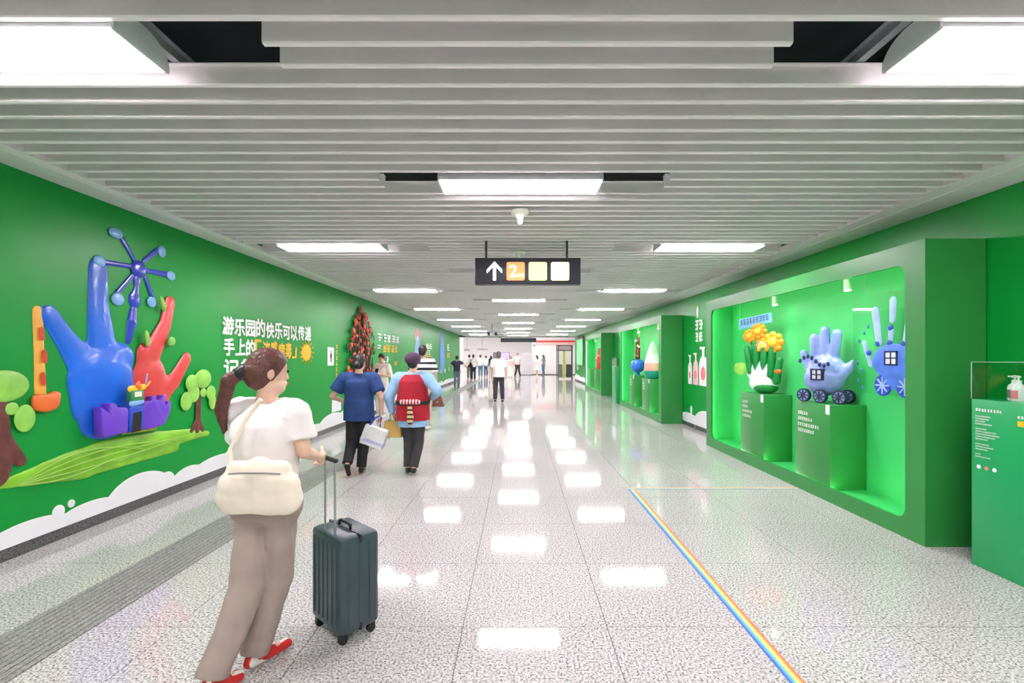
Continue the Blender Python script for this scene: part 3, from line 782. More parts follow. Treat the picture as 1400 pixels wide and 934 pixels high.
# ---- blue banner above it
bn = empty('hanging_banner', (3.36, 6.66, 2.02)); tag(bn, 'small light blue lettered banner hanging above the flower hand', 'banner')
pts = [(.46, -.12), (.46, .05), (.2, .055), (-.2, .065), (-.44, .07), (-.46, -.06), (-.2, -.065), (.0, -.075), (.2, -.10), (.35, -.10)]
MB().prism(pts, 'X', 0, .012).build('cloth', mat('banner_blue', (124, 196, 236), rough=.6), bn)
place_text('lettering', scribble([9], .085, .02, 77), mat('banner_ink', (42, 92, 150)), bn, (-.003, .40, -.06), (0, -1, .04), (0, .04, 1))
for y in (.43, -.42): MB().cone((.006, y, .05), (.006, y, .352), .003, .003, 6).build('wire', STEEL, bn)

# ---- blue hand on wheels
ch = empty('cart_hand_sculpture', (3.42, 5.21, .994), R(24)); tag(ch, 'pale blue hand sculpture on spoked wheels with a little window', 'sculpture')
LB = mat('sculpture_lilac_blue', (140, 160, 228), rough=.3, coat=.3, var=.2, scale=5)
m1 = (MB().ellipsoid((0, .01, .27), (.14, .22, .20)).ellipsoid((0, -.02, .38), (.12, .20, .15)).capsule((0, .18, .36), (-.01, .235, .55), .045, .042)
      .capsule((0, .10, .42), (-.01, .11, .72), .05, .052).capsule((0, .0, .42), (0, .0, .80), .052, .05).capsule((0, -.09, .42), (0, -.13, .76), .05, .052)
      .capsule((0, -.14, .26), (0, -.26, .40), .07, .05).capsule((0, -.26, .38), (0, -.29, .46), .045, .02))
blob('hand', m1, LB, ch, .012, 5)
WH = mat('wheel_blue', (70, 80, 150), rough=.4); TY = mat('wheel_dark', (40, 44, 70), rough=.5)
for (y, x) in ((.16, -.12), (-.03, -.13), (-.22, -.10), (.12, .10), (-.18, .10)):
    w = empty('wheel', (x, y, .075)); w.parent = ch
    mt = MB(); n_ = 22
    ring = [[Vector((dx, r * math.cos(2*math.pi*k/n_), r * math.sin(2*math.pi*k/n_))) for k in range(n_)] for dx, r in ((-.02, .06), (-.02, .074), (.02, .074), (.02, .06), (-.02, .06))]
    mt.loft(ring, cap=False).build('tyre', TY, w)
    ms = MB()
    for k in range(4):
        a = k * math.pi / 4; ms.tube([(-.024, -.055*math.cos(a), -.055*math.sin(a)), (-.024, .055*math.cos(a), .055*math.sin(a))], .007, 6)
    ms.build('spokes', TY, w)
    mt2 = MB(); mt2.loft([[Vector((dx, .0598 * math.cos(2*math.pi*k/n_), .0598 * math.sin(2*math.pi*k/n_))) for k in range(n_)] for dx in (-.018, .016)]).build('disc', LB, w)
wn = MB()
for a, b, c, d in ((-.07, .06, .36, .375), (-.07, .06, .25, .265), (.045, .06, .25, .375), (-.07, -.055, .25, .375), (-.012, .0, .25, .375), (-.07, .06, .305, .317)): wn.box(-.165, -.10, a, b, c, d)
wn.build('window_bars', TY, ch)
MB().box(-.155, -.10, -.06, .05, .26, .365).build('window_pane', mat('pane_white', (226, 232, 246)), ch)
for k in range(8):
    MB().ellipsoid((-.115, .21 - k * .045, .46 + .05 * math.sin(k * .8)), (.018, .018, .026), n=8, m=6).build('bead', mat('bead_navy', (44, 50, 110)), ch, True)

# ---- hanging acrylic sheet with blue hand print
hp = empty('hanging_acrylic_panel', (3.47, 4.30, 1.14)); tag(hp, 'clear hanging acrylic sheet printed with a blue wheeled hand', 'panel')
MB().box(0, .008, -.36, .55, 0, .97).build('sheet', ACRYL, hp)
PB = mat('print_blue', (74, 120, 226), rough=.4, var=.25, scale=8); PL = mat('print_pale_blue', (168, 190, 240), rough=.4, var=.15, scale=8)
m1 = MB().ellipsoid((-.012, .02, .32), (.03, .26, .17)).ellipsoid((-.012, .0, .18), (.03, .20, .13))
blob('printed_palm', m1, PB, hp, .014, 3, squash=(0, .5, -.004))
for (ya, za, yb, zb, r, mm) in ((.19, .50, .235, .80, .05, PL), (.05, .52, .045, .60, .035, PL), (.03, .70, .02, .88, .042, PL), (-.12, .50, -.17, .74, .045, PL), (.30, .28, .38, .50, .03, PL), (-.25, .28, -.31, .40, .035, PL)):
    MB().capsule((-.004, ya, za), (-.004, yb, zb), r * .9, r, n=14)
    blob('printed_finger', MB().capsule((0, ya, za), (0, yb, zb), r * .8, r), mm, hp, .012, 2, squash=(0, .25, -.006))
for y, z in ((.20, .49), (.06, .49), (-.1, .48), (.32, .40), (.05, .63)): MB().ellipsoid((-.008, y, z), (.01, .035, .03), n=10, m=6).build('printed_joint', mat('print_deep_blue', (36, 66, 190)), hp, True)
for y in (.13, -.13):
    w = MB(); n_ = 20
    w.loft([[Vector((dx, y + .10*math.cos(2*math.pi*k/n_), .09 + .10*math.sin(2*math.pi*k/n_))) for k in range(n_)] for dx in (-.02, -.008)]).build('printed_wheel', mat('print_deep_blue', (36, 66, 190)), hp)
    sp = MB()
    for k in range(4):
        a = k*math.pi/4; sp.tube([(-.022, y - .08*math.cos(a), .09 - .08*math.sin(a)), (-.022, y + .08*math.cos(a), .09 + .08*math.sin(a))], .008, 5)
    sp.build('printed_spokes', PL, hp)
wb = MB()
for a, b, c, d in ((-.05, .10, .40, .415), (-.05, .10, .28, .295), (.085, .10, .28, .415), (-.05, -.035, .28, .415), (.018, .03, .28, .415), (-.05, .10, .342, .354)): wb.box(-.03, -.018, a, b, c, d)
wb.build('printed_window', mat('print_ink', (30, 36, 90)), hp)
MB().box(-.026, -.016, -.045, .095, .285, .41).build('printed_pane', mat('pane_white', (226, 232, 246)), hp)
for k, (y, z) in enumerate(((.47, .30), (.42, .22), (.45, .52), (.38, .60), (.46, .12), (.40, .05), (.33, .66))): MB().ellipsoid((-.006, y, z), (.006, .018, .024), n=8, m=6).build('printed_splash', mat('print_teal', (40, 120, 150)), hp, True)
for y in (.38, -.28): MB().cone((.004, y, .97), (.004, y, 1.232), .0025, .0025, 6).build('wire', STEEL, hp)

# ---- sculptures in the further cases
eg = empty('egg_sculpture', (3.42, 11.85, .95)); tag(eg, 'tall white egg shape dipped in pink and teal on a plinth', 'sculpture')
MB().lathe((0, 0, 0), [(.15, .001), (.2, .05), (.215, .12), (.22, .2)], 24).build('teal_base', mat('egg_teal', (20, 150, 130), rough=.3), eg, True)
MB().lathe((0, 0, 0), [(.215, .19), (.215, .3), (.2, .42), (.17, .52)], 24).build('pink_band', mat('egg_pink', (240, 176, 166), rough=.3), eg, True)
MB().lathe((0, 0, 0), [(.205, .40), (.17, .54), (.13, .68), (.08, .84), (.035, .92), (.005, .95)], 24).build('white_tip', HW, eg, True)
fp = empty('pot_sculpture', (3.42, 13.35, .98)); tag(fp, 'round blue pot sculpture with a twisted column of dark twigs', 'sculpture')
MB().lathe((0, 0, 0), [(.07, .001), (.05, .06), (.16, .14), (.2, .26), (.17, .38), (.09, .45)], 22).build('pot', mat('pot_blue', (56, 110, 220), rough=.3), fp, True)
tw = MB(); rnd = random.Random(9)
for k in range(12):
    a = k * .6; tw.tube([(.05*math.cos(a + t*3), .07*math.sin(a + t*3), .42 + t * rnd.uniform(.5, .75)) for t in (0, .3, .6, 1)], [.022, .02, .018, .008], 6)
tw.build('twigs', mat('twig_brown', (96, 60, 48)), fp)
for k in range(14): MB().ellipsoid((rnd.uniform(-.08, .02), rnd.uniform(-.1, .1), rnd.uniform(.5, 1.05)), (.03, .03, .035), n=8, m=6).build('blossom', (RED, AMBER, WHITE)[k % 3], fp, True)
rf = empty('red_sculpture', (3.42, 19.6, .98)); tag(rf, 'slender red and pink figure sculpture on a plinth in the far case', 'sculpture')
blob('figure', MB().capsule((0, 0, .06), (0, 0, .5), .14, .12).capsule((0, .03, .5), (0, .05, .85), .12, .05).capsule((0, -.1, .3), (0, -.2, .55), .06, .04), mat('sculpture_red', (226, 70, 66), rough=.35, var=.3), rf, .02, 3, cuts=[((0, 0, .002), (0, 0, -1))])
MB().ellipsoid((-.12, 0, .42), (.04, .09, .1)).build('badge', PINKM, rf, True)

# ---- soap pedestal in front, its acrylic hood and bottles
def pedestal(x0, y0, y1, ztop, hood, label, detail=True):
    o = empty('soap_pedestal', (0, y0, 0)); tag(o, label, 'pedestal')
    L = y1 - y0; x1 = x0 + .40
    MB().box(x0, x1, 0, L, 0.001, ztop).build('body', GREEN_PED, o, bevel=.003)
    a = MB(); t = .006
    for (p, q, r, s) in ((x0, x0 + t, 0, L), (x1 - t, x1, 0, L), (x0 + t, x1 - t, 0, t), (x0 + t, x1 - t, L - t, L)): a.box(p, q, r, s, ztop + .0005, hood - t)
    a.box(x0, x1, 0, L, hood - t, hood)
    a.build('acrylic_hood', ACRYL, o)
    tr = MB()
    for (p, q) in ((0, 0), (0, L), (.4, L)): tr.box(x0 + p - .002 * (p == 0), x0 + p + .002, q - .002, q + .002, ztop, hood)
    tr.box(x0 - .001, x0 + .002, 0, L, hood - .001, hood + .002); tr.box(x0, x1, L - .002, L + .002, hood - .001, hood + .002)
    tr.build('hood_edge', mat('acrylic_edge', (190, 220, 205), rough=.2, alpha=.5), o)
    if detail:
        y = L - .03
        place_text('heading', scribble([9], .020, .01, 41), LETTER, o, (x0 - .002, y, ztop - .085), (0, -1, 0), (0, 0, 1))
        place_text('body_text', scribble([11, 10, 7, 12, 0, 8, 15, 17, 14, 9, 0, 10, 13, 9, 0, 4, 11], .0095, .0085, 42), LETTER, o, (x0 - .002, y, ztop - .125), (0, -1, 0), (0, 0, 1))
        for k in range(3):
            yy = y - .025 - k * .055
            MB().prism([(yy + .014*math.cos(a_*.5236), ztop - .48 + .014*math.sin(a_*.5236)) for a_ in range(12)], 'X', x0 - .002, x0 - .0005).build('emblem', (LETTER, PINKM, LETTER)[k], o)
        MB().box(x0 - .002, x0 - .0005, y - .37, y - .285, ztop - .155, ztop - .12).build('caption_bar', YELLOW, o)
        place_text('caption', scribble([3], .022, .01, 44), LETTER, o, (x0 - .0022, y - .375, ztop - .155), (0, -1, 0), (0, 0, 1))
        place_text('caption', scribble([7], .018, .01, 45), LETTER, o, (x0 - .0022, y - .285, ztop - .105), (0, -1, 0), (0, 0, 1))
    return o
pedestal(3.29, 2.55, 3.395, 1.197, 1.463, 'bluish green pedestal with clear hood over soap bottles, beside the long display case')
pedestal(3.14, 14.95, 15.6, 1.2, 1.46, 'far green pedestal with clear hood beside the pink egg case', False)
SW = mat('soap_white', (240, 240, 240), rough=.3); SPK = mat('soap_pink', (238, 130, 140), rough=.3); SGR = mat('soap_grey', (120, 124, 130), rough=.4)
def soap_bottle(x, y, z, s, lab, labmat):
    o = empty('soap_bottle', (x, y, z)); tag(o, lab, 'bottle')
    MB().lathe((0, 0, .001), [(.036*s, 0), (.040*s, .01*s), (.040*s, .09*s), (.034*s, .112*s), (.018*s, .125*s), (.016*s, .135*s)], 24).build('body', SW, o, True)
    p = MB().lathe((0, 0, 0), [(.018*s, .134*s), (.018*s, .150*s), (.006*s, .152*s), (.006*s, .170*s), (.014*s, .172*s), (.014*s, .182*s), (.004*s, .185*s)], 18).build('pump', SW, o, True)
    MB().box(-.045*s, .0, -.006*s, .006*s, .172*s, .182*s).build('spout', SW, p)
    m_ = MB()
    for k in range(9):
        a0, a1 = math.pi - .7 + k*1.4/9, math.pi - .7 + (k+1)*1.4/9
        r = .0405*s
        m_.add([(r*math.cos(a0), r*math.sin(a0), .02*s), (r*math.cos(a1), r*math.sin(a1), .02*s), (r*math.cos(a1), r*math.sin(a1), .08*s), (r*math.cos(a0), r*math.sin(a0), .08*s)], [(0, 1, 2, 3)])
    m_.build('label', labmat, o)
    return o
soap_bottle(3.44, 3.24, 1.197, .95, 'white pump soap bottle with grey label under the clear hood', SGR)
soap_bottle(3.385, 3.165, 1.197, .95, 'white pump soap bottle with pink label under the clear hood', SPK)
soap_bottle(3.46, 3.06, 1.197, 1.1, 'larger white pump soap bottle behind the pink-labelled one', SW)

# ---- printed bottles and lettering on the wall between the first two cases
wg = empty('wall_bottle_print', (XR, 9.42, .92)); tag(wg, 'printed row of soap bottles with white lettering on the wall between display cases', 'wall graphic')
def flat_bottle(y, z0, w, h_, m_):
    pts = [(-w, 0), (w, 0), (w, h_*.55), (w*.7, h_*.7), (w*.25, h_*.76), (w*.25, h_*.93), (w*.9, h_*.95), (w*.9, h_), (-w*.5, h_), (-w*.25, h_*.93), (-w*.25, h_*.76), (-w*.7, h_*.7), (-w, h_*.55)]
    b = MB().prism([(y + p, z0 + q) for p, q in pts], 'X', -.012, -.002).build('printed_bottle', m_, wg)
    MB().prism([(y + w*.6*math.cos(k*.5236), z0 + h_*.32 + w*.7*math.sin(k*.5236)) for k in range(12)], 'X', -.014, -.0125).build('printed_label', SPK if m_ is not SPK else SW, b)
flat_bottle(.62, .0, .10, .62, SW); flat_bottle(.30, .0, .13, .66, mat('print_soft_pink', (236, 196, 204))); flat_bottle(-.10, .0, .2, .78, SW)
place_text('lettering', scribble([2, 2], .2, .04, 51), LETTER, wg, (-.006, .34, 1.12), (0, -1, 0), (0, 0, 1))
MB().prism([(.2 + .05*math.cos(k*.5236), 1.5 + .12*math.sin(k*.5236)) for k in range(12)], 'X', -.01, -.002).build('drop', WHITE, wg)
MB().prism([(.55 + .05*math.cos(k*.5236), -.55 + .09*math.sin(k*.5236)) for k in range(12)], 'X', -.01, -.002).build('drop', WHITE, wg)

# ---- poster light box at the far end of the right wall
pb = empty('poster_box', (XR, 27.2, .8)); tag(pb, 'pale green lit poster box in a steel frame at the far right wall end', 'poster')
MB().box(-.10, -.002, -1.15, 1.25, .2, 1.75).build('housing', mat('poster_housing', (120, 124, 120), rough=.4), pb)
MB().box(-.106, -.101, -1.1, 1.2, .25, 1.70).build('poster', mat('poster_green', (110, 222, 130), emit=.5, var=.35, scale=1.6), pb)
MB().box(-.115, -.02, 1.2, 1.3, -.1, 1.95).build('frame_post', mat('frame_pale', (220, 226, 222)), pb)
MB().box(-.115, -.02, -1.15, 1.2, 1.75, 1.88).build('frame_rail', mat('frame_brown', (86, 78, 48)), pb)
# ------------------------------------------------------------------ people
def hand_shapes(mb, wrist, d, palm, side, s=1.0, curl=.5, vox_ok=True):
    """palm and five fingers; d points to the fingers, palm is the direction the palm faces, side = where the thumb is"""
    d = Vector(d).normalized(); palm = Vector(palm); palm = (palm - d * palm.dot(d)).normalized()
    lat = Vector(side); lat = (lat - d * lat.dot(d) - palm * lat.dot(palm)).normalized()
    w = Vector(wrist)
    for k in (-1, -.35, .35, 1):
        mb.capsule(w + lat * (.018 * k * s) + d * .01 * s, w + lat * (.027 * k * s) + d * (.078 * s), .015 * s, .0135 * s, 8)
    for k, ln in ((1, .068), (.35, .078), (-.35, .073), (-1, .056)):
        p = w + lat * (.029 * k * s) + d * (.082 * s); a = .25 * curl
        for seg, r in ((.45, .0095), (.32, .0085), (.23, .0078)):
            a += curl * .75
            q = p + (d * math.cos(a) + palm * math.sin(a) + lat * .06 * k) * (ln * seg * s)
            mb.capsule(p, q, r * s, r * .92 * s, 8); p = q
    p = w + lat * (.026 * s) + d * (.025 * s)
    for seg, a in ((.032, .75), (.028, .45), (.024, .25)):
        q = p + (d * math.cos(a) + lat * math.sin(a) + palm * .35) * (seg * s)
        mb.capsule(p, q, .0115 * s, .0098 * s, 8); p = q

def person(label, loc, rz, H=1.62, j=None, skin=None, hair=HAIR, hair_style='short', head_yaw=0, head_pitch=0, top=None, bottom=None, shoes=None, vox=.012, group=None, fem=True, hands=('L', 'R'), curl=.5, faced=False, bulk=1.0):
    """j: overrides of joints in metres, own frame (x to the person's right, y forward)"""
    s = H / 1.65; J = {}
    D = dict(hipL=(-.085, 0, .86), hipR=(.085, 0, .86), kneeL=(-.09, .02, .47), kneeR=(.09, .02, .47), ankL=(-.09, -.02, .085), ankR=(.09, -.02, .085),
             shL=(-.165, 0, 1.335), shR=(.165, 0, 1.335), elL=(-.225, -.03, 1.07), elR=(.225, -.03, 1.07), wrL=(-.235, .05, .85), wrR=(.235, .05, .85),
             pel=(0, 0, .93), wai=(0, .005, 1.06), che=(0, 0, 1.23), nek=(0, -.005, 1.40), head=(0, .015, 1.53), toeL=(-.10, .14, .03), toeR=(.10, .14, .03))
    for k, v in D.items(): J[k] = Vector(v) * s
    for k, v in (j or {}).items(): J[k] = Vector(v)
    skin = skin or SKIN
    X = Vector((1, 0, 0)); B = bulk
    latC = (J['shR'] - J['shL']).normalized(); latH = (J['hipR'] - J['hipL']).normalized()
    HR = Matrix.Rotation(R(head_yaw), 3, 'Z') @ Matrix.Rotation(R(head_pitch), 3, 'X')
    hc = J['head']
    def hp_(x, y, z): return hc + HR @ (Vector((x, y, z)) * s)
    b = MB()
    b.ellipsoid(hc + HR @ Vector((0, -.008*s, .018*s)), (.074*s, .09*s, .098*s), HR)
    b.capsule(hp_(-.02, .035, -.07), hp_(.02, .035, -.07), .042*s, .042*s)
    b.capsule(hp_(0, .074, .0), hp_(0, .086, -.022), .008*s, .0105*s, 8)          # nose
    b.capsule(hp_(-.014, .080, -.053), hp_(.014, .080, -.053), .009*s, .009*s, 8)    # lips
    for e in (-1, 1): b.ellipsoid(hp_(e*.076, -.006, -.005), (.010*s, .018*s, .030*s), HR, 8, 6)
    b.capsule(J['nek'] - Vector((0, 0, .04*s)), hc - Vector((0, .01*s, .05*s)), .052*s, .048*s)
    b.capsule(J['che'] - latC*.065*s, J['che'] + latC*.065*s, .088*s, .088*s); b.capsule(J['shL'] + latC*.03*s, J['shR'] - latC*.03*s, .052*s, .052*s)
    b.capsule(J['wai'] - latC*.06*s, J['wai'] + latC*.06*s, .085*s); b.capsule(J['pel'] - latH*.07*s, J['pel'] + latH*.07*s, .095*s)
    b.capsule(J['pel'], J['che'], .085*s, .088*s); b.capsule(J['che'], J['nek'], .078*s, .052*s)
    for q in 'LR':
        b.capsule(J['sh'+q], J['el'+q], .046*s*B, .036*s*B); b.capsule(J['el'+q], J['wr'+q], .036*s*B, .024*s)
        b.capsule(J['hip'+q], J['knee'+q], .078*s, .052*s); b.capsule(J['knee'+q], J['ank'+q], .052*s, .034*s)
        b.capsule(J['ank'+q], J['toe'+q], .033*s, .022*s)
        if q in hands:
            d = (J['wr'+q] - J['el'+q]).normalized()
            inward = Vector((1 if q == 'L' else -1, 0, 0)); fwd = Vector((0, 1, 0))
            if abs(d.dot(fwd)) > .75: fwd = Vector((0, 0, 1))
            hand_shapes(b, J['wr'+q], d, inward if abs(d.x) < .8 else Vector((0, 0, -1)), fwd, s, curl)
    root = blob('person', b, skin, None, vox, 3)
    tag(root, label, 'person', group)
    root.location = loc; root.rotation_euler = (0, 0, rz)
    # hair
    h = MB()
    h.ellipsoid(hp_(0, -.010, .030), (.084*s, .100*s, .098*s), HR)
    if hair_style == 'short':
        h.ellipsoid(hp_(0, -.05, -.01), (.074*s, .065*s, .085*s), HR); cut_face = .052
    else:
        h.ellipsoid(hp_(0, -.045, -.005), (.080*s, .072*s, .09*s), HR); cut_face = .05
    if hair_style == 'bun': h.ellipsoid(hp_(0, -.115, -.035), (.045*s, .04*s, .045*s), HR)
    if hair_style == 'pony':
        h.capsule(hp_(0, -.10, .01), hp_(-.03, -.17, -.05), .032*s, .036*s); h.capsule(hp_(-.03, -.17, -.05), hp_(-.06, -.19, -.20), .038*s, .030*s); h.capsule(hp_(-.06, -.19, -.20), hp_(-.06, -.16, -.33), .030*s, .010*s)
    if hair_style == 'long':
        for e in (-1, 0, 1): h.capsule(hp_(e*.05, -.06, -.02), hp_(e*.06, -.085, -.30), .045*s, .028*s)
    if hair_style == 'pony': MB().capsule(hp_(-.004, -.108, .004), hp_(-.012, -.128, -.014), .036*s, .036*s).build('hair_tie', BLACK, root, True)
    fwd = HR @ Vector((0, 1, -.65)).normalized()
    ho = blob('hair', h, hair, root, vox, 2, cuts=[(hp_(0, .046, .02), fwd)], amp=.003, freq=40)
    if faced:
        for e in (-1, 1):
            MB().ellipsoid(hp_(e*.030, .079, .010), (.013*s, .006*s, .007*s), HR, 10, 6).build('eye', mat('eye_dark', (34, 26, 24), rough=.25), root, True)
            MB().capsule(hp_(e*.018, .083, .030), hp_(e*.045, .074, .032), .004*s, .003*s, 6).build('eyebrow', hair, root, True)
        MB().capsule(hp_(-.014, .087, -.053), hp_(.014, .087, -.053), .006*s, .006*s, 8).build('mouth', mat('lips', (190, 96, 92)), root, True)
    # clothes
    if top:
        t = MB(); hem = top.get('hem', .88 * s); lo = top.get('loose', .02) ; wB = top.get('belly', 0.0)
        fw_ = latC.cross(Vector((0, 0, 1))) * -1
        sz = (J['shL'] + J['shR']) * .5; pm = Vector((J['pel'].x, J['pel'].y, hem - .03))
        rings = []
        shw = (J['shR'] - J['shL']).length / 2
        for c_, a_, b_ in ((pm, .148 + lo + wB, .108 + lo + wB), (J['pel'], .146 + lo + wB, .106 + lo + wB), (J['wai'], .136 + lo + wB, .10 + lo + wB), (J['che'] - Vector((0, 0, .03*s)), .166 + lo*.8, .116 + lo), (J['che'] + Vector((0, 0, .04*s)), .172 + lo*.6, .112 + lo*.8), (sz - Vector((0, 0, .015)), shw/s + .02, .086 + lo*.5), (sz + Vector((0, 0, .025*s)), shw/s * .9, .066 + lo*.3), (J['nek'] - Vector((0, 0, .015*s)), .066, .058)):
            rings.append([c_ + latC * (math.cos(k*math.pi/14) * a_ * s) + fw_ * (math.sin(k*math.pi/14) * b_ * s) for k in range(28)])
        t.loft(rings)
        sl = top.get('sleeve', .62)
        for q in 'LR':
            S, E, W = J['sh'+q], J['el'+q], J['wr'+q]
            if sl <= 0: continue
            t.capsule(S.lerp(sz, .45), S.lerp(E, .12), (.058 + lo*.6)*s, (.062 + lo*.6)*s*B); t.capsule(S.lerp(sz, .35) - Vector((0, 0, .05*s)), S.lerp(E, .25), (.06 + lo*.5)*s, (.058 + lo*.5)*s*B)
            if sl <= 1: t.cone(S + (S-E).normalized()*.02, S.lerp(E, sl), (.058 + lo*.5)*s*B, (.058 + lo*.7)*s*B, 14); t.capsule(S, S.lerp(E, sl*.6), (.056 + lo*.5)*s*B, (.057 + lo*.6)*s*B)
            else: t.capsule(S, E, (.054 + lo*.5)*s*B, (.046 + lo*.5)*s*B); t.cone(E, E.lerp(W, min(1, sl - 1)), (.046 + lo*.5)*s*B, (.034 + lo*.4)*s*B, 14)
        blob(top.get('name', 'shirt'), t, top['mat'], root, vox, 8, cuts=[((0, 0, hem), (0, 0, -1))], amp=top.get('amp', .006), freq=9)
    if bottom:
        t = MB(); kind = bottom.get('kind', 'trousers'); wd = bottom.get('wide', 1.0); mt = bottom['mat']
        top_z = J['pel'].z + .10*s; pl = J['pel']
        t.capsule(pl + Vector((0, 0, .03*s)) - latH*.065*s, pl + Vector((0, 0, .03*s)) + latH*.065*s, .105*s); t.capsule(J['hipL'], J['hipR'], .108*s)
        if kind == 'skirt':
            L = bottom.get('len', .45)*s; c = (J['hipL'] + J['hipR'])*.5
            rings = []
            for f, w_ in ((0, .15), (.5, .19), (1, .23*wd)):
                rings.append([c + Vector((math.cos(a)*w_*s*1.05, math.sin(a)*w_*s*.85, -L*f)) for a in [2*math.pi*k/20 for k in range(20)]])
            t.loft(rings)
        else:
            for q in 'LR':
                h0, k0, a0 = J['hip'+q], J['knee'+q], J['ank'+q]
                t.capsule(h0, k0, .098*s*bottom.get('thigh', 1), .066*s*wd)
                if kind == 'shorts': t.cone(h0.lerp(k0, .3), h0.lerp(k0, .92), .1*s, .088*s, 14)
                else: t.cone(k0, k0.lerp(a0, bottom.get('len', .95)), .066*s*wd, .058*s*wd, 16); t.capsule(k0, k0.lerp(a0, .5), .066*s*wd, .062*s*wd)
        blob(kind if kind != 'skirt' else 'skirt', t, mt, root, vox, 3, cuts=[((0, 0, top_z), (0, 0, 1))], amp=bottom.get('amp', .006), freq=8)
    if shoes:
        for q in 'LR':
            a0, t0 = J['ank'+q], J['toe'+q]; dr = (t0 - a0); dr.normalize()
            m_ = MB(); heel = a0 - Vector((0, 0, .045*s)) - dr*.025*s
            m_.capsule(heel, t0 + dr*.02*s, .036*s, .032*s); m_.capsule(a0 - Vector((0, 0, .02*s)), a0.lerp(t0, .5), .042*s, .034*s)
            zmin = min(heel.z, t0.z) - .032*s
            so = blob('shoe', m_, shoes, root, max(.007, vox*.8), 2, cuts=[(heel - Vector((0, 0, .026*s)), (Vector((0, 0, -1)) if abs(dr.z) < .45 else (dr.cross(Vector((1, 0, 0)))).normalized()))])
    return root

W_TEE = mat('white_cotton', (238, 232, 232), rough=.8, var=.04, scale=5)
TAUPE = mat('taupe_linen', (164, 146, 138), rough=.85, var=.08, scale=8)
NAVY = mat('navy_pique', (30, 62, 118), rough=.8, var=.12, scale=8)
BLKC = mat('black_cloth', (30, 31, 36), rough=.85, var=.2, scale=8)
CHAR = mat('charcoal_cloth', (60, 58, 62), rough=.85, var=.15, scale=8)
REDV = mat('red_vest_cloth', (176, 22, 46), rough=.75, var=.1, scale=8)
SKYS = mat('sky_blue_cotton', (150, 194, 232), rough=.8, var=.06, scale=8)
CREAM = mat('cream_cloth', (232, 224, 210), rough=.8, var=.06)
JEAN = mat('blue_denim', (84, 112, 146), rough=.85, var=.15, scale=12)
GJEAN = mat('grey_denim', (104, 116, 132), rough=.85, var=.15, scale=12)
TEALJ = mat('teal_denim', (70, 116, 132), rough=.85, var=.12)
SHB = mat('black_shoe', (26, 24, 26), rough=.5)
SHW = mat('white_shoe', (228, 226, 224), rough=.6)
SHR = stripes('red_striped_shoe', [(206, 38, 40), (240, 236, 232)], [0, .62], 'X', 22, 0, .5)
STRIPE = stripes('navy_white_stripes', [(236, 236, 238), (40, 46, 58)], [0, .55], 'Z', 8.5, .1, .8)

# woman with the suitcase: seen from behind, head turned to her right, mid-stride
wx, wy, wr_ = -1.19, 2.22, R(-18)
def loc_(x, y, z):          # world point -> her own frame
    v = Matrix.Rotation(-wr_, 3, 'Z') @ Vector((x - wx, y - wy, 0)); return (v.x, v.y, z)
person('woman in white tee and taupe trousers, ponytail, walking away beside the suitcase', (wx, wy, 0), wr_, 1.56,
       j=dict(hipL=(-.068, -.01, .80), hipR=(.072, .01, .80), kneeL=loc_(-1.25, 2.17, .44), kneeR=loc_(-1.165, 2.27, .44), ankL=loc_(-1.325, 2.03, .11), ankR=loc_(-1.265, 2.25, .085), toeL=loc_(-1.29, 2.13, .045), toeR=loc_(-1.195, 2.38, .035),
              pel=(.0, 0, .88), wai=(.005, .0, 1.0), che=(.0, .0, 1.15), nek=(0, .0, 1.30), head=(-.005, .02, 1.425),
              shL=(-.145, -.02, 1.245), shR=(.145, .02, 1.245), elL=(-.19, .02, 1.03), wrL=(-.12, .17, .93), elR=(.20, .02, 1.06), wrR=loc_(-1.035, 2.445, .975)),
       hair=HAIRB, hair_style='pony', head_yaw=-35, head_pitch=-4, top=dict(mat=W_TEE, sleeve=.72, hem=.86, loose=.022, amp=.009), bottom=dict(mat=TAUPE, wide=1.22, thigh=.84, len=1.0, amp=.01), shoes=SHR, vox=.007, curl=.9, faced=True)

# cream shoulder bag
bg = empty('shoulder_bag', (-1.125, 2.04, .835)); tag(bg, 'soft cream shoulder bag worn on the back of the woman with the suitcase', 'bag')
blob('bag_body', MB().capsule((-.10, 0, .10), (.10, 0, .10), .08, .08).capsule((-.115, 0, .05), (.115, 0, .05), .075).capsule((-.10, 0, .17), (.10, 0, .17), .045).capsule((0, 0, .06), (0, 0, .15), .08), mat('cream_leather', (238, 226, 208), rough=.55, var=.05), bg, .009, 4, squash=(1, .62, 0), amp=.005, freq=9)
MB().tube([(-.125, -.0, .17), (-.135, .015, .26), (-.09, .04, .38), (-.02, .045, .475)], .011, 8).build('strap', mat('cream_leather', (238, 226, 208)), bg, True)
MB().tube([(-.11, -.042, .165), (-.05, -.048, .170), (.05, -.048, .170), (.11, -.042, .165)], .004, 6).build('zip', STEEL, bg, True)

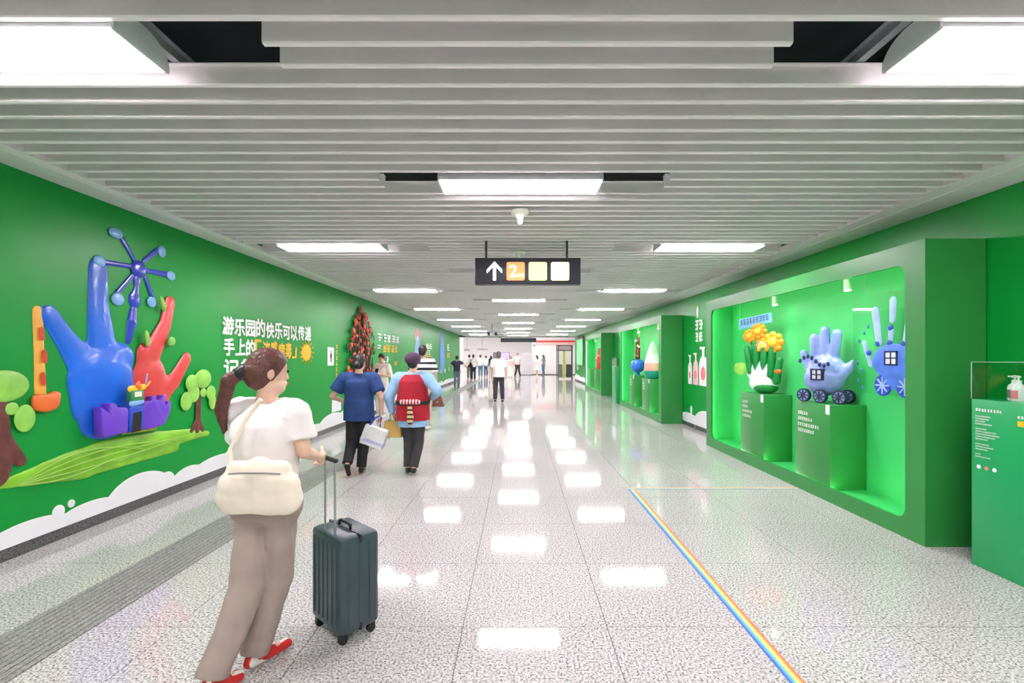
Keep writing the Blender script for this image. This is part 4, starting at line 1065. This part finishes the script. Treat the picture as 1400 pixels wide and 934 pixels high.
# suitcase
sc = empty('suitcase', (-.955, 2.585, 0), R(-42)); tag(sc, 'dark teal-grey hard-shell cabin suitcase with raised handle', 'suitcase')
SCM = mat('suitcase_shell', (58, 74, 80), rough=.35, var=.12, scale=5)
MB().box(-.17, .17, -.115, .115, .055, .56).build('shell', SCM, sc, bevel=.03)
for k in range(6):
    x = -.125 + k * .05
    MB().box(x - .010, x + .010, -.1195, -.1135, .10, .52).build('groove_rib', SCM, sc, bevel=.003)
for k in range(3):
    y = -.06 + k * .06
    MB().box(.168, .1735, y - .012, y + .012, .10, .52).build('groove_rib', SCM, sc, bevel=.002)
    MB().box(-.1735, -.168, y - .012, y + .012, .10, .52).build('groove_rib', SCM, sc, bevel=.002)
MB().box(-.1715, .1715, -.006, .006, .06, .5635).build('zip_line', BLACK, sc)
for x in (-.13, .13):
    for y in (-.08, .08):
        w = MB().box(x - .014, x + .014, y - .02, y + .02, .035, .058).build('wheel_fork', BLACK, sc)
        MB().cone((x - .011, y, .0245), (x + .011, y, .0245), .0235, .0235, 16).build('wheel', BLACK, w)
MB().tube([(-.06, 0, .558), (-.06, 0, .585), (-.04, 0, .592), (.04, 0, .592), (.06, 0, .585), (.06, 0, .558)], .009, 8).build('carry_handle', BLACK, sc, True)
for x in (-.055, .055): MB().cone((x, -.085, .555), (x, -.085, .945), .006, .006, 10).build('handle_tube', STEEL, sc, True)
MB().capsule((-.065, -.085, .95), (.065, -.085, .95), .013, .013).build('handle_grip', BLACK, sc, True)

# woman in navy polo carrying a white bag
px_, py_ = -2.02, 5.95
person('woman in navy polo shirt and black trousers with hair in a bun, walking away', (px_, py_, 0), 0, 1.54,
       j=dict(elL=(-.33, -.02, 1.0), wrL=(-.22, .16, .90), elR=(.30, -.06, .98), wrR=(.27, .02, .76), kneeL=(-.10, .03, .43), ankL=(-.09, -.16, .17), toeL=(-.10, -.09, .05), kneeR=(.05, .04, .43), ankR=(.02, .03, .085), toeR=(.0, .19, .03), shL=(-.175, 0, 1.235), shR=(.175, 0, 1.235)),
       hair_style='bun', top=dict(mat=NAVY, sleeve=.72, hem=.70, loose=.04, belly=.02, name='polo_shirt'), bottom=dict(mat=BLKC, wide=1.15, len=.97), shoes=SHB, vox=.010, curl=.9, bulk=1.15)
hb = empty('carrier_bag', (-1.86, 5.93, .37)); tag(hb, 'white soft carrier bag with lilac band in the navy polo woman\'s hand', 'bag')
o = blob('bag_body', MB().box(-.15, .15, -.05, .05, 0, .26), mat('white_vinyl', (232, 232, 230), rough=.5), hb, .012, 5, amp=.008, freq=9); o.rotation_euler = (0, R(20), 0)
o2 = MB().box(-.152, .152, -.053, .053, .045, .085).build('lilac_band', mat('lilac', (186, 190, 226)), o)
MB().tube([(-.02, -.03, .25), (.06, -.02, .36), (.11, .03, .385), (.12, .03, .34), (.12, -.02, .25)], .012, 8).build('blue_strap', mat('blue_strap', (52, 76, 180)), hb, True)

# woman in red vest and purple cap
rx_, ry_ = -1.34, 5.98
rv = person('woman in red vest over pale blue shirt and purple cap, walking away', (rx_, ry_, 0), 0, 1.55,
       j=dict(elL=(-.30, -.04, .98), wrL=(-.27, .05, .78), elR=(.33, -.08, 1.07), wrR=(.22, .12, .97), kneeL=(-.07, .06, .43), ankL=(-.06, .0, .085), kneeR=(.07, .02, .43), ankR=(.03, -.10, .10), toeR=(.02, .04, .03), shL=(-.175, 0, 1.24), shR=(.175, 0, 1.24)),
       hair_style='short', top=dict(mat=SKYS, sleeve=1.92, hem=.62, loose=.035, belly=.025), bottom=dict(mat=CHAR, wide=1.1, len=.97), shoes=SHB, vox=.010, curl=.9, bulk=1.1)
s_ = 1.55 / 1.65
t = MB(); t.loft([[Vector((math.cos(k*math.pi/14)*a_, math.sin(k*math.pi/14)*b_, z_)) for k in range(28)] for z_, a_, b_ in ((.66, .215, .178), (.87, .213, .176), (.99, .203, .170), (1.12, .190, .160), (1.19, .188, .150), (1.245, .175, .108), (1.275, .14, .088), (1.30, .08, .07))])
blob('vest', t, REDV, rv, .010, 3, cuts=[((0, 0, .70), (0, 0, -1)), ((.168, 0, 1.2), (1, 0, .12)), ((-.168, 0, 1.2), (-1, 0, .12)), ((0, 0, 1.275), (0, 0, 1))], amp=.006, freq=9)
t = MB().ellipsoid((0, -.005, 1.475), (.105, .115, .088)); blob('cap', t, mat('plum_cap', (84, 58, 84), rough=.8, var=.1), rv, .010, 2, cuts=[((0, 0, 1.405), (0, 0, -1))])
MB().ellipsoid((0, .13, 1.432), (.075, .07, .010)).build('cap_brim', mat('plum_cap', (84, 58, 84)), rv, True)
rng = []
for z, w in ((.90, 0), (.945, 0)):
    rng.append([Vector((math.cos(a)*.220, math.sin(a)*.184, z)) for a in [2*math.pi*k/28 for k in range(28)]])
MB().loft(rng).build('belt', mat('belt_black', (34, 30, 36), rough=.6), rv, True)
MB().capsule((-.10, -.185, .94), (.10, -.185, .94), .03, .032).build('rolled_cloth', stripes('checked_roll', [(226, 206, 204), (190, 40, 60)], [0, .5], 'X', 26, 0, .8), rv, True)
MB().prism([(-.02, .90), (.03, .90), (.055, .74), (.02, .62), (-.03, .70)], 'Y', -.215, -.195).build('sash_end', stripes('sash_pattern', [(60, 44, 36), (212, 184, 130)], [0, .4], 'Z', 18, 0, .8), rv, bevel=.006)
pbg = empty('paper_bag', (-1.61, 6.02, .47)); tag(pbg, 'tan paper carrier bag in the red vest woman\'s hand', 'bag')
MB().prism([(-.12, 0), (.12, 0), (.105, .21), (-.095, .21)], 'Y', -.05, .05).build('bag_body', mat('kraft_paper', (206, 168, 96), rough=.8, var=.1), pbg, bevel=.006)
for y in (-.045, .045): MB().tube([(-.04, y, .20), (-.03, y * .5, .29), (.02, y * .3, .31), (.04, y * .5, .29), (.05, y, .20)], .005, 6).build('bag_handle', mat('handle_dark', (70, 56, 44)), pbg, True)

# man in striped shirt with a small brown bag
person('man in navy and white striped tee and beige trousers beyond the red vest woman', (-1.95, 9.6, 0), R(-6), 1.74,
       j=dict(elR=(.27, -.03, 1.14), wrR=(.27, .08, .93)), hair_style='short', top=dict(mat=STRIPE, sleeve=.85, hem=.93, loose=.03), bottom=dict(mat=mat('beige_chino', (212, 196, 176), rough=.85), wide=1.15), shoes=SHW, vox=.013, curl=.9, bulk=1.1)
bb = empty('brown_handbag', (-1.655, 9.7, .47)); tag(bb, 'small brown trapezoid handbag held by the striped man', 'bag')
MB().prism([(-.13, 0), (.13, 0), (.07, .22), (-.07, .22)], 'Y', -.05, .05).build('bag_body', mat('brown_leather', (128, 76, 66), rough=.5), bb, bevel=.015)
MB().tube([(-.06, 0, .21), (-.03, 0, .37), (.0, .0, .42), (.03, 0, .37), (.06, 0, .21)], .006, 6).build('bag_handle', mat('brown_leather', (128, 76, 66)), bb, True)
MB().ellipsoid((0, -.052, .10), (.02, .006, .02)).build('clasp', STEEL, bb, True)

# woman in white reading her phone beside the wall
pw = person('woman in cream top and white trousers looking at her phone beside the mural wall', (-3.38, 11.65, 0), R(165), 1.58,
       j=dict(elL=(-.23, .0, 1.02), wrL=(-.06, .2, 1.08), elR=(.23, .0, 1.02), wrR=(.06, .2, 1.08)), hair_style='short', head_pitch=-22, top=dict(mat=CREAM, sleeve=.8, hem=.88, loose=.03), bottom=dict(mat=W_TEE, wide=1.35), shoes=SHW, vox=.012, faced=True, curl=.8)
ph = MB().box(-.038, .038, -.005, .005, 0, .15).build('phone', BLACK, None, bevel=.004); ph.location = (-3.44, 11.36, 1.09); ph.rotation_euler = (R(-35), 0, 0)
tag(ph, 'black phone in the hands of the woman in cream', 'phone')
MB().tube([(-.12, .02, 1.34), (-.05, .125, 1.22), (.05, .135, 1.08), (.15, .10, .94), (.17, 0, .9)], .008, 6).build('bag_strap', mat('pink_strap', (170, 92, 96)), pw, True)

# man in white shirt ahead
person('man in white shirt and dark grey trousers walking away along the middle', (-.63, 15.4, 0), 0, 1.68, hair=mat('grey_hair', (92, 86, 86), rough=.6, var=.2), hair_style='short', fem=False,
       j=dict(ankL=(-.12, .02, .085), ankR=(.13, -.02, .085), kneeL=(-.11, .02, .47), kneeR=(.11, .02, .47)), top=dict(mat=W_TEE, sleeve=.8, hem=.84, loose=.045, belly=.02), bottom=dict(mat=CHAR, wide=1.15), shoes=SHB, vox=.014, bulk=1.1)

# people further on
far = [
 ('person in dark navy top and grey jeans, elbows out, by the mural wall', (-2.89, 22.2), 0, 1.56, mat('dark_navy', (48, 52, 78), rough=.8), GJEAN, 'bun', dict(elL=(-.30, -.02, 1.1), wrL=(-.17, .1, 1.05), elR=(.34, -.02, 1.14), wrR=(.42, .15, 1.02)), 'trousers'),
 ('person in white shirt and olive trousers at the mouth of the hall', (-3.25, 31.3), 0, 1.66, W_TEE, mat('olive_cloth', (112, 116, 96)), 'short', {}, 'trousers'),
 ('person in white top and navy trousers with black bag near the hall', (-2.78, 29.2), 0, 1.66, W_TEE, mat('deep_navy', (34, 38, 66)), 'short', {}, 'trousers'),
 ('person in white tee and teal jeans at the mouth of the hall', (-2.72, 34.0), 0, 1.66, W_TEE, TEALJ, 'short', {}, 'trousers'),
 ('person in white tee and indigo jeans beside the teal-jeaned one', (-2.40, 35.2), R(20), 1.60, W_TEE, mat('indigo_denim', (62, 80, 118)), 'short', {}, 'trousers'),
 ('person in pale shorts wearing a black backpack, beside the white-shirted man', (-1.56, 27.4), 0, 1.56, W_TEE, CREAM, 'short', {}, 'shorts'),
 ('person in cream top and long cream skirt in the hall', (-.53, 34.0), R(170), 1.56, mat('rose_cream', (226, 196, 190)), CREAM, 'long', {}, 'skirt'),
 ('person in pale shirt with dark straps and black trousers, facing along the passage', (-.02, 34.4), R(180), 1.78, mat('pale_grey_shirt', (214, 214, 220)), CHAR, 'short', dict(ankL=(-.20, 0, .09), ankR=(.2, 0, .09)), 'trousers'),
 ('black-haired woman in white top and short white skirt by the hall panel', (1.44, 35.4), R(60), 1.62, W_TEE, W_TEE, 'long', {}, 'skirt'),
 ('long-haired woman in grey top and light jeans by the hall panel', (2.02, 37.0), R(60), 1.66, mat('mid_grey_top', (128, 128, 136)), JEAN, 'long', {}, 'trousers'),
]
for lab, (x, y), rz, H, tm, bm_, hs, jj, kd in far:
    b_ = dict(mat=bm_, kind=kd, wide=1.1)
    if kd == 'skirt': b_['len'] = .75 if 'long' in lab.split('hall')[0] and 'cream' in lab else .34
    person(lab, (x, y, 0), rz, H, j=jj, hair_style=hs, top=dict(mat=tm, sleeve=.75, hem=.86 * H / 1.65, loose=.028), bottom=b_, shoes=SHB if kd != 'skirt' else SHW, vox=.018, faced=rz > 2)
bp = empty('backpack', (-1.56, 27.22, .98)); tag(bp, 'black backpack on the person in pale shorts', 'backpack')
blob('pack', MB().box(-.14, .14, -.10, .07, 0, .42), BLKC, bp, .018, 5)
MB().box(-.10, .10, -.135, -.09, .04, .20).build('front_pocket', CHAR, bp, bevel=.02)
for x in (-.09, .09): MB().tube([(x, .05, .40), (x * 1.2, .15, .42), (x * 1.3, .23, .3)], .02, 6).build('shoulder_strap', BLKC, bp, True)
sb2 = empty('black_shoulder_bag', (-2.94, 29.02, .83)); tag(sb2, 'black shoulder bag on the person in navy trousers', 'bag')
blob('bag_body', MB().capsule((-.06, 0, .1), (.06, 0, .1), .10).capsule((0, 0, .1), (.02, 0, .28), .09, .06), BLKC, sb2, .02, 3)
MB().tube([(-.02, 0, .28), (.06, .03, .5), (.12, .1, .52)], .012, 6).build('strap', BLKC, sb2, True)
# ------------------------------------------------------------------ hanging sign, detectors, camera
sg = empty('hanging_sign', (.112, 5.33, 2.316)); tag(sg, 'dark hanging direction sign with white arrow and three lit squares', 'sign')
MB().box(-.595, .595, -.06, .06, 0, .30).build('sign_box', mat('sign_black', (50, 50, 60), rough=.4), sg, bevel=.006)
for x in (-.473, .447): MB().cone((x, 0, .30), (x, 0, .484 + .09), .013, .013, 12).build('hanger_rod', mat('rod_dark', (54, 54, 56), rough=.5), sg, True)
EM = lambda n_, c, e: mat(n_, c, emit=e, var=0.0, rough=.4)
ar = MB().box(-.0165, .0165, -.064, -.061, .045, .235)
ar.add([(-.085, -.064, .125), (0, -.064, .215), (0, -.064, .258), (-.085, -.064, .165)], [(0, 1, 2, 3)]); ar.add([(.085, -.064, .125), (0, -.064, .215), (0, -.064, .258), (.085, -.064, .165)], [(0, 1, 2, 3)])
o = ar.build('arrow', EM('sign_arrow_light', (250, 250, 255), 1.6), sg); o.location = (-.375, 0, 0)
for k, (nm, c, e) in enumerate((('sign_orange', (246, 160, 92), .55), ('sign_lime', (226, 250, 160), .75), ('sign_ivory', (255, 240, 222), .8))):
    x = -.137 + k * .25
    q = MB().prism(rounded_rect(x - .102, x + .102, .045, .25, .02, 4), 'Y', -.065, -.061).build('lit_square', EM(nm, c, e), sg)
    if k == 0:
        place_text('numeral', text_mesh('2', .19, .003), EM('sign_number', (255, 232, 204), .9), q, (x - .075, -.0665, .085), (1, 0, 0), (0, 0, 1))
        place_text('character', text_mesh('号线', .04, .001), EM('sign_number', (255, 232, 204), .9), q, (x + .018, -.0665, .088), (1, 0, 0), (0, 0, 1))
sn = 0
for (x, y, lab) in ((.02, 4.16, 'white cone-shaped smoke detector between the middle lamp and the hanging sign'), (.015, 5.75, 'white cone-shaped smoke detector just behind the hanging sign')):
    d = empty('smoke_detector', (x, y, ZS)); tag(d, lab, 'detector')
    m_ = mat('detector_white', (226, 226, 214), rough=.5)
    MB().lathe((0, 0, 0), [(.08, -.001), (.085, -.02), (.07, -.035), (.05, -.04)], 24).build('base', m_, d, True)
    MB().lathe((0, 0, 0), [(.052, -.038), (.045, -.055), (.028, -.08), (.026, -.11), (.016, -.125), (.004, -.128)], 24).build('sensing_cone', m_, d, True)
cc = empty('security_camera', (-1.02, 18.6, 2.3)); tag(cc, 'pair of dark security cameras on a thin ceiling stem', 'camera')
MB().cone((0, 0, .2), (0, 0, .495), .02, .02, 10).build('stem', RAIL, cc, True)
MB().box(-.16, .16, -.02, .02, .18, .21).build('crossbar', RAIL, cc)
for x in (-.14, .16):
    b_ = MB().box(x - .06, x + .06, -.14, .14, .05, .18).build('camera_body', mat('camera_dark', (44, 48, 46), rough=.4), cc, bevel=.02)
    MB().cone((x, -.14, .11), (x, -.165, .11), .04, .045, 14).build('lens', BLACK, b_, True)

# ------------------------------------------------------------------ rainbow floor tape
RB = [(66, 104, 200), (92, 160, 220), (140, 196, 170), (228, 220, 130), (240, 176, 92), (226, 112, 84)]
def tape(name, x0, x1, y0, y1, axis, label):
    o = empty(name, ((x0 + x1) / 2, (y0 + y1) / 2, 0)); tag(o, label, 'floor tape')
    for k, c in enumerate(RB):
        m_ = mat('tape_band_%d' % k, c, rough=.6, spec=.2, var=.03)
        if axis == 'Y':
            w = (x1 - x0) / 6; a = x0 + k * w - (x0 + x1) / 2; MB().box(a, a + w, -(y1 - y0) / 2, (y1 - y0) / 2, .0004, .0012).build('colour_band', m_, o)
        else:
            w = (y1 - y0) / 6; a = y0 + k * w - (y0 + y1) / 2; MB().box(-(x1 - x0) / 2, (x1 - x0) / 2, a, a + w, .0004, .0012).build('colour_band', m_, o)
tape('floor_tape', 1.250, 1.322, 3.225, 5.30, 'Y', 'rainbow-striped floor tape, far length running to the corner by the display case')
tape('floor_tape', 1.250, 1.322, .2, 3.215, 'Y', 'rainbow-striped floor tape, long length beyond the break in the tape')
tape('floor_tape', 1.253, 3.205, 5.302, 5.362, 'X', 'rainbow-striped floor tape running crosswise to the display case')

# ------------------------------------------------------------------ things in the bright hall
hs = empty('hall_sign', (.03, YE + .3, 2.46)); tag(hs, 'long dark sign board hanging at the end of the passage', 'sign')
MB().box(-1.15, 1.17, -.05, .05, 0, .27).build('board', mat('board_dark', (64, 70, 74), rough=.5), hs)
for x in (-.8, .8): MB().cone((x, 0, .27), (x, 0, 1.54), .015, .015, 8).build('hanger_rod', RAIL, hs, True)
rb = MB().box(1.5, 8, 38.9, 38.985, 2.72, 2.86).build('red_band', mat('signal_red', (214, 60, 60), rough=.5)); tag(rb, 'red stripe high on the pale hall panel', 'stripe')
pb2 = MB().box(1.5, 8, 38.93, 38.985, 2.5, 2.71).build('pink_band', mat('pale_pink_band', (240, 196, 186), rough=.5)); tag(pb2, 'pale pink stripe under the red one on the hall panel', 'stripe')
gp = empty('grey_partition', (.72, 38.3, 0)); tag(gp, 'low light grey partition beside the pale hall panel', 'partition')
MB().box(-.36, .36, -.1, .1, .06, 1.86).build('panel', mat('partition_grey', (186, 184, 190), rough=.5), gp); MB().box(-.5, .42, -.12, .12, 0, .06).build('plinth', mat('plinth_grey', (120, 116, 120)), gp)
mo = empty('hall_screen', (-1.45, 41, 1.25)); tag(mo, 'wide grey-violet screen on a stand in the hall', 'screen')
MB().box(-.72, .72, -.04, .04, 0, .65).build('bezel', mat('bezel_grey', (96, 92, 104)), mo); MB().box(-.05, .68, -.046, -.041, .04, .61).build('display', EM('screen_violet', (150, 140, 182), .6), mo)
MB().box(-.05, .05, -.03, .03, -1.2, 0).build('stand', mat('bezel_grey', (96, 92, 104)), mo); MB().box(-.3, .3, -.2, .2, -1.25, -1.2).build('foot', mat('bezel_grey', (96, 92, 104)), mo)
gt = empty('glass_gate', (3.05, 31.6, 0)); tag(gt, 'dark-framed glass gate with a yellow-green upright panel at the hall entrance', 'gate')
GM = mat('gate_frame', (92, 86, 84), rough=.5)
for x, w in ((-.42, .03), (-.32, .03), (.60, .05)): MB().box(x - w, x + w, -.05, .05, 0, 2.3).build('post', GM, gt)
for z0, z1 in ((2.24, 2.3), (1.9, 1.97)): MB().box(-.45, .65, -.05, .05, z0, z1).build('rail', GM, gt)
MB().box(-.02, .17, -.04, .04, .05, 1.9).build('yellow_panel', mat('gate_yellow', (216, 218, 110), rough=.5), gt)
MB().box(-.29, -.04, -.02, .02, .1, 1.0).build('lower_pane', mat('gate_grey', (128, 132, 128), rough=.3), gt)
MB().box(.20, .55, -.02, .02, .1, 1.0).build('lower_pane', mat('gate_grey_dark', (76, 86, 80), rough=.3), gt)
MB().box(-.29, -.04, -.004, .004, 1.0, 1.9).build('upper_pane', ACRYL, gt); MB().box(.20, .55, -.004, .004, 1.0, 1.9).build('upper_pane', ACRYL, gt)
MB().box(-.30, .57, -.02, .02, 1.98, 2.23).build('header_pane', mat('gate_header', (214, 190, 190)), gt)
br = empty('barrier_rail', (-5.2, 33.5, 0)); tag(br, 'low grey barrier rail in the hall beyond the mural wall', 'barrier')
MB().tube([(-1.4, 0, .82), (1.9, 0, .82)], .025, 8).build('rail', STEEL, br, True)
for x in (-1.2, .2, 1.7): MB().cone((x, 0, 0), (x, 0, .82), .022, .022, 10).build('post', STEEL, br, True)
# track rails and small signs under the hall ceiling
for x0, y0, x1, y1 in ((-5.6, 33, -1.8, 48), (-3.6, 33, .2, 47)):
    t_ = MB().tube([(x0, y0, 3.5), (x1, y1, 3.5)], .05, 6).build('ceiling_track', mat('track_dark', (84, 82, 88), rough=.5)); tag(t_, 'dark lighting track running under the hall ceiling', 'track', 'hall ceiling tracks')
for i, (x, y, z, w) in enumerate(((-3.9, 36, 1.95, .22), (-3.2, 42, 2.1, .5), (1.3, 37.6, 2.35, .1))):
    d = empty('hall_sign', (x, y, z)); tag(d, ('small grey hanging sign over the people at the hall mouth', 'wider grey hanging sign deep in the hall', 'slim grey bracket sign near the pale hall panel')[i], 'sign')
    MB().box(-w, w, -.04, .04, 0, .16).build('board', mat('hall_sign_grey', (138, 136, 144)), d); MB().cone((0, 0, .16), (0, 0, 3.98 - z), .015, .015, 8).build('hanger_rod', RAIL, d, True)
cl = MB().box(-4.75, -4.45, 38, 38.3, 0, 4).build('hall_column', mat('column_grey', (206, 200, 206), rough=.5)); cl['kind'] = 'structure'
